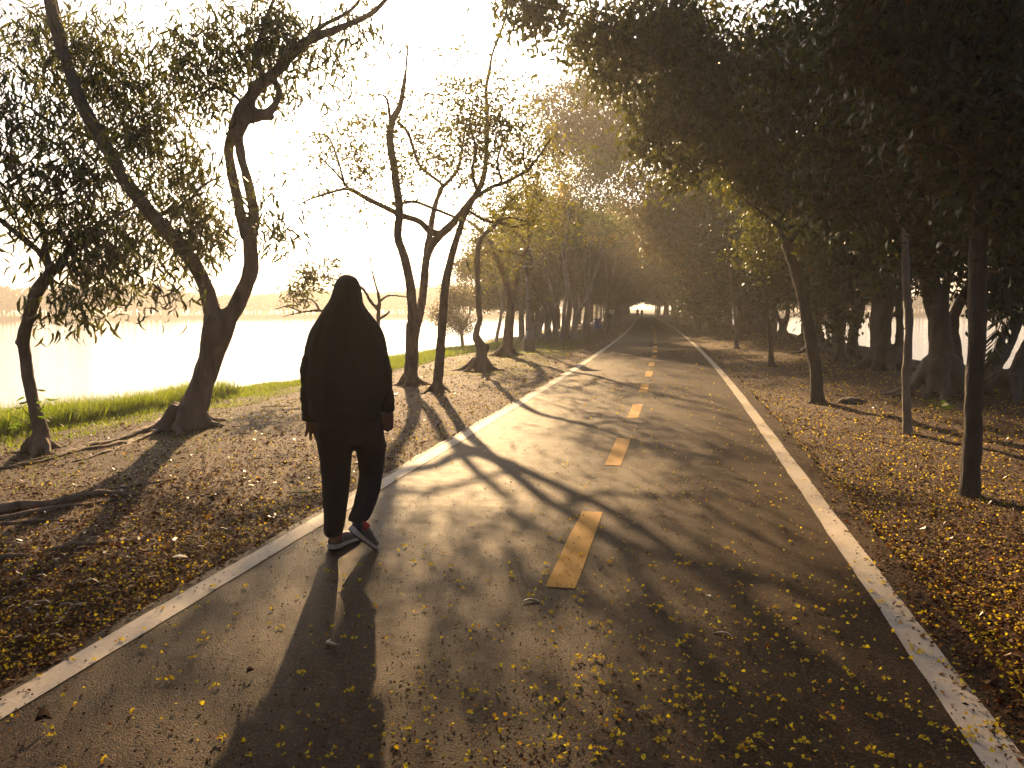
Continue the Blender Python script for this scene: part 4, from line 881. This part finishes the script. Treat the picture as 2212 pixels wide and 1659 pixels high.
# the 300 blossoms that show largest: each its own thing
BM = []
for k in range(5):
    b = Buf(); rg = np.random.default_rng(60 + k); m = int(rg.integers(5, 9)); a = np.arange(m) * 2 * math.pi / m + rg.normal(size=m) * .4
    d = np.stack([np.cos(a), np.sin(a), rg.uniform(.1, .9, m)], -1)
    leaf_batch(b, rg.normal(size=(m, 3)) * [.008, .008, .002] + [0, 0, .005], d, rg.uniform(.011, .021, m), rg.uniform(.012, .02, m), 'sickle', .22, rg, flat=.8)
    BM.append(b.mesh('blossom', YELLOW, False))
xy, r = scatter(3000, 2.25, 7.5, rng, 37); u = xy[:, 0] - cen(xy[:, 1])
dens = np.clip(.13 + .22 * (u + 1.7) / 3.4 + .16 * (patchy(xy, 1.7, 9) - .5), .04, 1) * np.clip((r - 1.6) / 2.4, .25, 1) * 1.5; k_ = (np.abs(u) < 1.86) & (rng.random(len(u)) < dens); x2 = xy[k_]; r2 = r[k_]
order = np.argsort(r2 + rng.random(len(r2)) * 5)[:290]
for i in order:
    o = thing('fallen_blossom', 'yellow blossom lying on the dark asphalt, one of hundreds alike', 'blossom', (x2[i, 0], x2[i, 1], .0045), rng.uniform(0, 6.28), 'yellow blossoms fallen on the path', BM[int(rng.integers(5))])
    s_ = rng.uniform(.5, .95); o.scale = (s_, s_, s_)
# grass on the left bank
b = Buf()
def blades(n, umin, umax, y0, y1, h, w, rng, lean=.45):
    Y = rng.uniform(y0, y1, n); U = rng.uniform(umin, umax, n); X = U + cen(Y)
    pos = np.column_stack([X, Y, tz(X, Y) - .01]); d = rng.normal(size=(n, 3)) * [lean, lean, .12] + [0, 0, 1]
    L = h * rng.uniform(.45, 1.15, n); leaf_batch(b, pos, d, L, np.full(n, w), 'broad', .25, rng)
blades(20000, -9.6, -7.4, 5, 19, .12, .010, rng)
blades(15000, -9.2, -7.7, 8.0, 13.5, .42, .013, rng, .4)
blades(5000, -7.5, -6.4, 6, 22, .10, .008, rng)
blades(14000, -9.6, -6.5, 19, 36, .22, .016, rng)
blades(9000, -9.6, -3.0, 24, 48, .08, .02, rng, .7)
blades(6000, -5.5, -2.6, 16, 30, .05, .012, rng, .8)
blades(2500, -6.4, -4.0, 3.5, 12, .05, .007, rng, .7)
# taller seed heads
blades(700, -9.3, -7.9, 7.8, 13.0, .55, .007, rng, .2)
obj('grass', b.mesh('grass', GRASS, False), kind='stuff', label='bright green grass along the left water edge')

# single fallen things one can point to
def fallen(name, label, cat, px, py, L, W, ang, m, kind='sickle', curl=.3, up=.012, flat=.3, seed=0):
    g = G(px, py); z = 0.0045 if abs(g[0] - cen(g[1])) < 1.86 else float(tz(g[0], g[1])) + .004
    b = Buf(); rg = np.random.default_rng(seed); d = np.array([[math.cos(ang), math.sin(ang), .05]])
    if kind == 'pod':
        t = np.linspace(0, 1, 7); pts = [(L * (x - .5) * math.cos(ang) - curl * L * (1 - (2 * x - 1) ** 2) * math.sin(ang), L * (x - .5) * math.sin(ang) + curl * L * (1 - (2 * x - 1) ** 2) * math.cos(ang), W * .4 + .004 * math.sin(5 * x)) for x in t]
        tube(b, pts, W * .5 * np.array([.3, .7, 1, 1, .95, .6, .25]), 6)
    else:
        leaf_batch(b, np.array([[0, 0, up]]), d, np.array([L]), np.array([W]), kind, curl, rg, flat=flat)
        leaf_batch(b, np.array([[0, 0, up * .8]]), d, np.array([L]), np.array([W]), kind, curl, rg, flat=flat)
    return thing(name, label, cat, (g[0], g[1], z), 0, None, b.mesh(name, m, True))
fallen('seed_pod', 'pale curled pod lying in the shadow of the walking woman', 'pod', 724, 1416, .085, .018, 2.4, POD, 'pod', .35)
fallen('seed_pod', 'thin bent pod lying just below the nearest yellow dash', 'pod', 1150, 1326, .10, .010, .25, POD, 'pod', .3)
fallen('seed_pod', 'slim curved pod on the dark asphalt toward the right line', 'pod', 1560, 1398, .09, .009, 2.7, POD, 'pod', -.2)
fallen('seed_pod', 'small white crescent pod on the shaded asphalt right of the nearest dash', 'pod', 1528, 1312, .045, .008, 1.9, POD, 'pod', -.3)
DRYL = plain('dry_curled_leaf', (.04, .018, .01), .9, spec=.05); GRL = plain('green_fallen_leaf', (.05, .07, .018), .85, spec=.05); PALE = plain('pale_fallen_leaf', (.6, .5, .34), .5)
fallen('dry_leaf', 'crumpled dark brown leaf standing on the asphalt near the left line', 'leaf', 77, 1602, .055, .045, .6, DRYL, 'sickle', .5, .02, 1.5)
fallen('dry_leaf', 'dark curled leaf on the asphalt beside the shadow of the woman', 'leaf', 532, 1490, .04, .024, .9, DRYL, 'sickle', .4, .012, 1.2)
fallen('dry_leaf', 'pale oval leaf lying on the brown litter outside the left line', 'leaf', 372, 1211, .09, .045, .3, PALE, 'broad', .1, .02)
fallen('dry_leaf', 'broad green leaf lying flat on the litter left of the woman', 'leaf', 624, 1070, .2, .08, .2, GRL, 'broad', .1, .02)
def sprig(label, px, py, n, L, W, m, h, seed):
    g = G(px, py); rg = np.random.default_rng(seed); t = thing('seedling', label, 'seedling', (g[0], g[1], float(tz(g[0], g[1]))))
    b = Buf(); tube(b, [(0, 0, -.02), (.01, 0, h * .5), (.0, .01, h)], [.004, .003, .002], 5); obj('stem', b.mesh('stem', m), t)
    for i in range(n):
        a = i * 2.4; b = Buf(); leaf_batch(b, np.array([[0, 0, h * (.5 + .5 * i / n)]]), np.array([[math.cos(a), math.sin(a), .3]]), np.array([L]), np.array([W]), 'broad', .15, rg, flat=.3); obj('leaf', b.mesh('leaf', m, False), t)
sprig('bright green seedling on the roots between the two near left trees', 150, 957, 5, .1, .03, L_SPROUT, .1, 1)
sprig('small green seedling in the litter below the slender kinked tree', 104, 1000, 5, .09, .03, L_SPROUT, .06, 2)
sprig('broad leaved green seedling between the pale slim tree and the thick dark trunk', 2032, 902, 6, .2, .09, L_SPROUT, .22, 3)
g = G(1838, 869); b = Buf(); ellipsoid(b, (0, 0, .0), (.2, .14, .085), 14, 8); ellipsoid(b, (.16, .02, -.02), (.12, .1, .06), 12, 7)
thing('stone', 'low dark hump of stone in the litter between the two slim trees', 'stone', tuple(g), 0.3, None, fuse(b, .02, plain('dark_stone', (.05, .04, .035), .9, bmp=.5, bdist=.02), 'stone', .01, 9))
g = G(1545, 0 + 1199 * .5575 + 0) if False else None
for i, (pts, lab) in enumerate([([(1330, 868 * 0 + 872, 6), (1500, 868, 8)], '')][:0]): pass
stick_m = plain('dry_stick', (.12, .09, .065), .8)
for px, py, L, ang, w, lab in [(365, 998 * 0 + 932, .55, .35, .022, 'thick dry stick on the bank below the large forked tree'), (600, 880, .5, .5, .015, 'thin dry stick on the litter left of the woman by her elbow'),
                          (700, 1100 * 0 + 1075, .3, .2, .010, 'thin stick near the left line behind the woman'), (625, 1180 * 0 + 1160, .28, .5, .014, 'short pale stick lying in the near left litter')]:
    gg = G(px, py); b = Buf(); tube(b, [(-L / 2 * math.cos(ang), -L / 2 * math.sin(ang), .012), (.02, .03, .02), (L / 2 * math.cos(ang), L / 2 * math.sin(ang), .012)], [w * .5, w * .45, w * .25], 6, .05)
    thing('stick', lab, 'stick', (gg[0], gg[1], float(tz(gg[0], gg[1]))), 0, None, b.mesh('stick', stick_m))

# ------------------------------------------------------------------ the walking woman
FE = G(748, 1190, 0.0); hd = math.atan2(-FE[0], FE[1])               # heading of the line of sight to her
NV = np.array([-math.sin(hd), math.cos(hd), 0]); SV = np.array([math.cos(hd), math.sin(hd), 0])
def V_(px, py, y=0.0):
    """place in her own frame: s to the right, z up, on the upright plane y metres beyond her feet"""
    r = ray(px, py); p = FE + NV * y; t = ((p - CAM) @ NV) / (r @ NV); q = CAM + r * t
    return np.array([(q - FE) @ SV, y, q[2]])
wo_ = thing('person', 'woman in a long black veil and dark trousers walking away along the left line', 'person', (FE[0], FE[1], 0), hd)
skin = plain('skin', (.32, .17, .115), .5, nscale=60, var=.08); black = plain('black_cloth', (.032, .027, .022), .85, nscale=220, var=.3, bmp=.25, bdist=.002, spec=.12)
black2 = plain('black_jacket_cloth', (.029, .0245, .0205), .8, nscale=120, var=.3, bmp=.4, bdist=.003, spec=.12)
for m_ in (black, black2):                      # soft hanging creases in the cloth
    nt_ = m_.node_tree; cr = noise_node(nt_, 13, 3, .5, 'Object', (1, 1, .14)); bp = nt_.nodes.new('ShaderNodeBump'); bp.inputs['Strength'].default_value = .9; bp.inputs['Distance'].default_value = .035
    nt_.links.new(cr.outputs[0], bp.inputs['Height']); old = nt_.nodes['Principled BSDF'].inputs['Normal'].links[0].from_socket; nt_.links.new(old, bp.inputs['Normal']); nt_.links.new(bp.outputs[0], nt_.nodes['Principled BSDF'].inputs['Normal'])
navy = plain('dark_trouser_cloth', (.031, .026, .027), .8, nscale=260, var=.25, bmp=.25, bdist=.002, spec=.08)
def ring(pl, pr_, py, df, db, yo=0.0, n=40, fold=0.0, ph=0.0, pw=2.2, tiltl=0.0):
    a, c_ = V_(pl, py, yo), V_(pr_, py, yo); hw = (c_[0] - a[0]) / 2; cx = (a[0] + c_[0]) / 2; z = a[2]
    th = np.linspace(0, 2 * np.pi, n, endpoint=False); co, si = np.cos(th), np.sin(th)
    sx = np.sign(co) * np.abs(co) ** (2 / pw); sy = np.sign(si) * np.abs(si) ** (2 / pw)
    k = 1 + fold * (np.sin(5 * th + ph) * .5 + np.sin(9 * th + 2.1 * ph) * .35 + np.sin(14 * th - ph) * .25) * (np.abs(si) ** .5)
    return np.stack([cx + hw * sx, yo + np.where(si > 0, df, db) * sy * k, z + tiltl * co + np.zeros(n)], -1)
# veil: hood, shoulders, long back panel with folds; the face is left open in front
b = Buf(); rows = [(746, 754, 593.3, .02, .02, .02, 0), (735, 766, 596, .06, .06, .02, 0), (726, 774, 605, .085, .10, .02, 0), (720, 779.5, 618, .095, .125, .02, 0), (717, 782.5, 636, .10, .13, .02, .01), (710, 783.5, 652, .10, .125, .02, .02),
        (700, 789, 664, .115, .13, .015, .04), (691, 802, 680, .125, .135, .01, .06), (679, 816, 698, .135, .145, 0, .07), (667, 828, 716, .14, .155, 0, .08), (661, 834, 738, .15, .16, 0, .09), (656, 839, 768, .155, .165, 0, .10),
        (653, 841, 790, .16, .17, 0, .11), (650.5, 843.5, 803, .165, .178, 0, .12), (652, 842, 805.5, .16, .17, 0, .12), (659, 835, 800, .15, .16, 0, .1)]
loft(b, [ring(*r[:5], yo=r[5], fold=r[6], ph=r[2] * .009, n=80) for r in rows], cap=True)
V0 = b.v[-1]; zz0 = V0[:, 2]; hemz = V_(750, 803)[2]; w_ = np.clip((hemz + .28 - zz0) / .28, 0, 1); back = np.clip(-V0[:, 1] / .16, 0, 1)
V0[:, 2] -= w_ * back * .25; V0[:, 1] -= w_ * back * .012                       # the back panel hangs lower than the sides
o = obj('veil', b.mesh('veil', black), wo_); sm = o.modifiers.new('s', 'SUBSURF'); sm.levels = 1; sm.render_levels = 1
b = Buf(); rows = [(700, 800, 720, .11, .12, 0, 0), (676, 818, 760, .135, .14, 0, .02), (668, 824, 800, .145, .15, 0, .03), (665, 825, 840, .15, .155, 0, .05), (665, 825, 870, .15, .158, 0, .06), (666, 825, 893, .15, .162, 0, .07), (671, 824, 908, .148, .165, 0, .08), (677, 823, 912, .145, .162, 0, .08), (684, 818, 908, .135, .15, 0, .08)]
loft(b, [ring(*r[:5], yo=r[5], fold=r[6], ph=1 + r[2] * .011, n=72) for r in rows], cap=True)
o = obj('jacket', b.mesh('jacket', black2), wo_); sm = o.modifiers.new('s', 'SUBSURF'); sm.levels = 1; sm.render_levels = 1
# sleeves
def limb_tube(pts, name, m, voxel=None):
    b = Buf(); P3 = [V_(p[0], p[1], p[3]) for p in pts]; R3 = [p[2] / 2 / FPX * 4.5 for p in pts]
    p2, r2 = catmull(P3, R3, .02); r2 = r2 * (1 + .07 * np.sin(np.arange(len(r2)) * .9) + .05 * np.sin(np.arange(len(r2)) * 2.3)); tube(b, p2, r2, 18)
    return b
b = limb_tube([(688, 735, 40, .0), (674, 770, 38, -.02), (667, 803, 35, -.03), (667, 840, 33, 0), (668, 875, 35, .03), (671, 904, 33, .05)], 's', black); obj('sleeve', b.mesh('sleeve', black2), wo_)
b = limb_tube([(808, 735, 40, 0), (821, 770, 36, -.03), (829, 805, 33, -.04), (833, 840, 31, -.02), (835, 865, 33, .02), (836.5, 880, 35, .05), (837, 886, 31, .055)], 's', black2); obj('sleeve', b.mesh('sleeve', black2), wo_)
# trousers: both legs and the seat as one cloth
b = Buf()
LL = [(684, 760, 905, .12, .15, 0), (681, 760, 925, .12, .15, 0), (686, 762.5, 965, .10, .13, .02), (690, 760, 1000, .09, .11, .03), (694, 757, 1040, .08, .1, .04), (696.5, 753, 1080, .075, .1, .04), (698.5, 748, 1120, .07, .1, .03), (699.5, 743, 1141, .07, .095, .02), (700, 739.5, 1154, .068, .088, .02)]
RL = [(750, 824, 905, .12, .15, 0), (756, 827, 925, .12, .15, 0.02), (765, 831, 962, .11, .12, .05), (773, 829.5, 1000, .09, .1, .08), (776, 828, 1020, .08, .09, .09), (771, 823, 1058, .075, .1, .04), (762, 813, 1090, .07, .1, -.03), (754, 804, 1112, .065, .085, -.08), (750, 797, 1124, .06, .08, -.10)]
RL = [(x0, x1, y, df, db, yo) for x0, x1, y, df, db, yo in RL]
for rows_ in (LL, RL): loft(b, [ring(r[0], r[1], r[2], r[3], r[4], yo=r[5], n=36, fold=.07, ph=r[2] * .022) for r in rows_])
loft(b, [ring(684, 822, 880, .11, .13, n=28), ring(683, 825, 915, .12, .145, n=28), ring(684, 828, 940, .11, .14, .01, n=28), ring(700, 815, 958, .08, .1, .02, n=28)])
ellipsoid(b, V_(826, 962, .06), (.022, .03, .03), 10, 7)
me = fuse(b, .008, navy, 'trousers', .006, 8, smooth_iter=2); obj('trousers', me, wo_)
# body under the clothes: one skin with face and hands
b = Buf(); hc = V_(750, 632, .03)
ellipsoid(b, hc, (.072, .092, .108), 20, 14)
ellipsoid(b, hc + [0, .035, -.05], (.055, .062, .065), 16, 10)                       # jaw
tube(b, [hc + [0, .085, .02], hc + [0, .105, -.012], hc + [0, .112, -.03], hc + [0, .09, -.04]], [.009, .011, .014, .01], 8)          # nose
tube(b, [hc + [-.035, .078, .03], hc + [0, .092, .034], hc + [.035, .078, .03]], [.01, .011, .01], 8)      # brow
tube(b, [hc + [-.022, .083, -.064], hc + [0, .092, -.062], hc + [.022, .083, -.064]], [.006, .009, .006], 8)
for sx in (-1, 1): ellipsoid(b, hc + [sx * .073, -.005, -.01], (.012, .02, .03), 8, 6)
nk = V_(750, 690, .0); pel = V_(755, 900, .0)
tube(b, [hc + [0, -.01, -.05], nk], [.055, .06], 14)
loft(b, [np.stack([np.cos(t_ := np.linspace(0, 2 * np.pi, 20, endpoint=False)) * w + cx, np.sin(t_) * dpt, np.full(20, z)], -1) for cx, w, dpt, z in
         ((0.01, .13, .09, pel[2] - .12), (.01, .16, .11, pel[2]), (.0, .13, .095, pel[2] + .2), (0, .15, .105, pel[2] + .38), (0, .14, .085, nk[2] - .08), (0, .08, .07, nk[2]))])
def arm(pts, rr): tube(b, [V_(*p) for p in pts], rr, 12, .03)
arm([(714, 735, .02), (688, 775, -.01), (668, 815, -.03), (670, 870, .03), (672, 898, .05)], [.05, .042, .036, .03, .024])
arm([(788, 735, .02), (815, 775, -.02), (829, 810, -.04), (835, 860, .02), (838, 884, .055)], [.05, .042, .036, .03, .024])
arm([(722, 920, 0), (722, 1000, .03), (721, 1060, .04), (720, 1120, .03), (722, 1172, .02)], [.085, .07, .05, .042, .028])
arm([(790, 920, 0), (800, 990, .08), (800, 1020, .09), (785, 1080, 0), (772, 1118, -.10), (770, 1138, -.13)], [.085, .07, .052, .044, .03, .026])
def hand(w, d, side, across, curl, spread, nrm):
    w, d, a_, nrm = map(lambda q: np.asarray(q, float), (w, d, across, nrm)); d /= np.linalg.norm(d); a_ /= np.linalg.norm(a_); nrm /= np.linalg.norm(nrm)
    kn = []
    for i, t in enumerate((-1.5, -.5, .5, 1.5)):
        k = w + d * (.083 - .006 * abs(t - .2)) + a_ * t * .0185; kn.append(k)
        tube(b, [w - d * .01 + a_ * t * .009, w + d * .04 + a_ * t * .016, k], [.014, .0135, .0105], 8, .015)
    for i, (k, L) in enumerate(zip(kn, (.060, .076, .080, .070))):
        dd = d + a_ * (i - 1.5) * spread; dd /= np.linalg.norm(dd); c1 = curl * (1 + .12 * (2 - i))
        p1 = k + dd * L * .45; d2 = dd * math.cos(c1) + nrm * math.sin(c1); p2 = p1 + d2 * L * .32; d3 = dd * math.cos(1.7 * c1) + nrm * math.sin(1.7 * c1); p3 = p2 + d3 * L * .25
        tube(b, [k - dd * .006, p1, p2, p3], [.0105, .0092, .0085, .0072], 8, .012)
    t0 = w + d * .028 + a_ * .022 * side; td = d * .75 + a_ * .55 * side + nrm * .4; td /= np.linalg.norm(td)
    tube(b, [t0 - td * .01, t0 + td * .03, t0 + td * .052 + d * .006, t0 + td * .062 + d * .02], [.014, .0115, .0098, .0078], 8, .012)
hand(V_(673, 897, .05), [.03, .03, -.9], 1, [1, .25, 0], .35, .22, [.1, 1, 0])
hand(V_(838, 884, .055), [-.05, .10, -.9], -1, [1, -.2, 0], .75, .02, [-.2, 1, .1])
obj('body', fuse(b, .0048, skin, 'body', 0, smooth_iter=2), wo_)
eye = plain('eye', (.03, .02, .015), .2)
for sx in (-1, 1):
    b = Buf(); ellipsoid(b, hc + [sx * .03, .077, .012], (.012, .01, .008), 10, 7); obj('eye', b.mesh('eye', eye), wo_)
# shoes
upper = plain('grey_mesh_upper', (.13, .112, .098), .7, nscale=300, var=.45, bmp=.4, bdist=.002); panel = plain('dark_shoe_panel', (.03, .028, .03), .6); midsole = plain('white_midsole', (.66, .58, .48), .5, nscale=30, var=.08); outs = plain('black_outsole', (.02, .02, .02), .7); red = plain('red_sock', (.45, .03, .035), .8)
def shoe(heel, fwd, up, label, sock=.11):
    f_ = np.asarray(fwd, float); f_ /= np.linalg.norm(f_); u_ = np.asarray(up, float); u_ -= f_ * (u_ @ f_); u_ /= np.linalg.norm(u_); s_ = np.cross(f_, u_); h = np.asarray(heel, float)
    def W(x, y, z): return h + (f_ * x + s_ * y + u_ * z) * 1.1
    xs = [0.0, .012, .04, .08, .12, .16, .2, .235, .255, .263]; hw = [.018, .029, .034, .033, .034, .041, .046, .042, .03, .012]; off = [0, 0, 0, .0, .002, .004, .006, .004, 0, -.004]
    top = [.058, .074, .086, .082, .078, .066, .055, .05, .044, .036]; mid = [.034, .033, .03, .027, .025, .024, .023, .024, .028, .03]
    th = np.linspace(0, np.pi, 11)
    b = Buf(); loft(b, [[W(x, o + w * .95 * math.copysign(abs(math.cos(t)) ** .7, math.cos(t)), m - .004 + (tp - m) * math.sin(t) ** .75) for t in th] for x, w, o, tp, m in zip(xs, hw, off, top, mid)])
    ob = obj('shoe', b.mesh('shoe', upper), wo_, label)
    b = Buf(); loft(b, [[W(x + (.004 if i > 7 else -.005 if i < 1 else 0), o + sgn * (w + .004), zz_) for sgn, zz_ in ((-1, .008 + (.012 if i > 7 else 0)), (-1, m), (1, m), (1, .008 + (.012 if i > 7 else 0)))] for i, (x, w, o, m) in enumerate(zip(xs, hw, off, mid))]); obj('midsole', b.mesh('midsole', midsole, False), ob)
    b = Buf(); loft(b, [[W(x, o + sgn * (w + .001), zz_) for sgn, zz_ in ((-1, .0 + (.010 if i > 7 else .004 if i < 1 else 0)), (-1, .0085 + (.012 if i > 7 else 0)), (1, .0085 + (.012 if i > 7 else 0)), (1, .0 + (.010 if i > 7 else .004 if i < 1 else 0)))] for i, (x, w, o) in enumerate(zip(xs, hw, off))]); obj('outsole', b.mesh('outsole', outs, False), ob)
    b = Buf(); loft(b, [[W(x, o + w * math.cos(t), z_ + (tp - z_) * math.sin(t) ** .8) for t in th] for x, w, o, tp, z_ in ((-.003, .02, 0, .062, .034), (.012, .0305, 0, .079, .03), (.045, .0355, 0, .055, .028), (.06, .035, 0, .035, .027))]); obj('heel_panel', b.mesh('heel_panel', panel), ob)
    b = Buf(); tube(b, [W(.04, 0, .05), W(.043, 0, .085), W(.046, 0, sock)], [.034, .036, .036], 14); obj('sock', b.mesh('sock', red), wo_)
rotv = lambda v: np.array([v[0] * math.cos(-hd) - v[1] * math.sin(-hd), v[0] * math.sin(-hd) + v[1] * math.cos(-hd), v[2]])
hl = G(716, 1189, 0.0) - np.array([FE[0], FE[1], 0]); fw = rotv([.10, 1, 0])
shoe(rotv(hl) + [0, 0, .001], rotv([.16, 1, 0]), [0, 0, 1], 'left shoe planted flat on the asphalt', .135)
toe = G(801, 1184, 0.0) - np.array([FE[0], FE[1], 0]); toe = rotv(toe) + np.array([-.005, 0, .02]); heel = V_(757, 1150, -.17) 
shoe(heel, toe - heel, [.25, -.35, .8], 'right shoe lifted on its toe with the black sole showing', .078)

# ------------------------------------------------------------------ walkers far down the path
def walker(px, py, shirt, label, h, hz, sgn):
    g = G(px, py, 0.0); t = thing('person', label, 'person', (g[0], g[1], 0), .1, 'two walkers far down the path')
    b = Buf(); s = h / 1.7
    ellipsoid(b, (0, 0, 1.6 * s), (.08 * s, .095 * s, .11 * s), 12, 8); tube(b, [(0, 0, 1.5 * s), (0, 0, 1.4 * s)], [.06 * s, .07 * s], 8)
    loft(b, [[(math.cos(a) * w * s, math.sin(a) * d_ * s, z * s) for a in np.linspace(0, 6.283, 12, endpoint=False)] for w, d_, z in ((.14, .1, .82), (.17, .12, .92), (.14, .1, 1.1), (.18, .11, 1.32), (.17, .09, 1.4), (.07, .06, 1.46))])
    for sx in (-1, 1):
        tube(b, [(sx * .17 * s, 0, 1.38 * s), (sx * .23 * s, -.03 * sgn * sx, 1.1 * s), (sx * .22 * s, .1 * sgn * sx, .86 * s), (sx * .21 * s, .13 * sgn * sx, .76 * s)], [.055 * s, .045 * s, .035 * s, .03 * s], 8)
        tube(b, [(sx * .09 * s, 0, .9 * s), (sx * .1 * s, .08 * sgn * sx, .48 * s), (sx * .1 * s, .16 * sgn * sx - .05, .08 * s), (sx * .1 * s, .16 * sgn * sx + .08, .04 * s)], [.085 * s, .06 * s, .045 * s, .04 * s], 8)
    obj('body', fuse(b, .02, skin, 'body', 0), t)
    b = Buf(); loft(b, [[(math.cos(a) * w * s, math.sin(a) * d_ * s, z * s) for a in np.linspace(0, 6.283, 14, endpoint=False)] for w, d_, z in ((.2, .15, .8), (.19, .14, 1.0), (.17, .125, 1.12), (.2, .13, 1.33), (.19, .11, 1.42), (.08, .075, 1.47))]); 
    for sx in (-1, 1): tube(b, [(sx * .17 * s, 0, 1.39 * s), (sx * .235 * s, -.03 * sgn * sx, 1.1 * s)], [.07 * s, .062 * s], 10)
    obj('shirt', b.mesh('shirt', shirt), t)
    b = Buf()
    for sx in (-1, 1): tube(b, [(sx * .09 * s, 0, .95 * s), (sx * .1 * s, .08 * sgn * sx, .48 * s), (sx * .1 * s, .16 * sgn * sx - .05, .1 * s)], [.115 * s, .085 * s, .07 * s], 10)
    obj('trousers', b.mesh('trousers', navy), t)
    b = Buf(); ellipsoid(b, (0, -.015, 1.635 * s), (.092 * s, .1 * s, .095 * s), 12, 8); obj('hair', b.mesh('hair', plain('black_hair', (.012, .01, .009), .5)), t)
walker(1377, 685.8, plain('dark_shirt', (.03, .03, .035), .8), 'taller left walker of the pair far down the path, dark shirt', 1.75, 0, 1)
walker(1386.5, 685.8, plain('black_shirt', (.02, .02, .022), .8), 'shorter right walker of the pair far down the path, black shirt', 1.58, 0, -1)

# ------------------------------------------------------------------ haze
b = Buf(); box(b, (0, 0, (20.5 - 2.7) / 2), (1900, 1900, 20.5 + 2.7))
hm = bpy.data.materials.new('haze'); hm.use_nodes = True; hn = hm.node_tree; hn.nodes.clear()
pv = hn.nodes.new('ShaderNodeVolumePrincipled'); pv.inputs['Density'].default_value = HAZE_DENSITY; pv.inputs['Color'].default_value = (.95, .93, .89, 1); pv.inputs['Anisotropy'].default_value = .5
ho = hn.nodes.new('ShaderNodeOutputMaterial'); hn.links.new(pv.outputs[0], ho.inputs['Volume'])
obj('haze', b.mesh('haze', hm, False), kind='stuff', label='thin warm morning haze over the lake and the path')
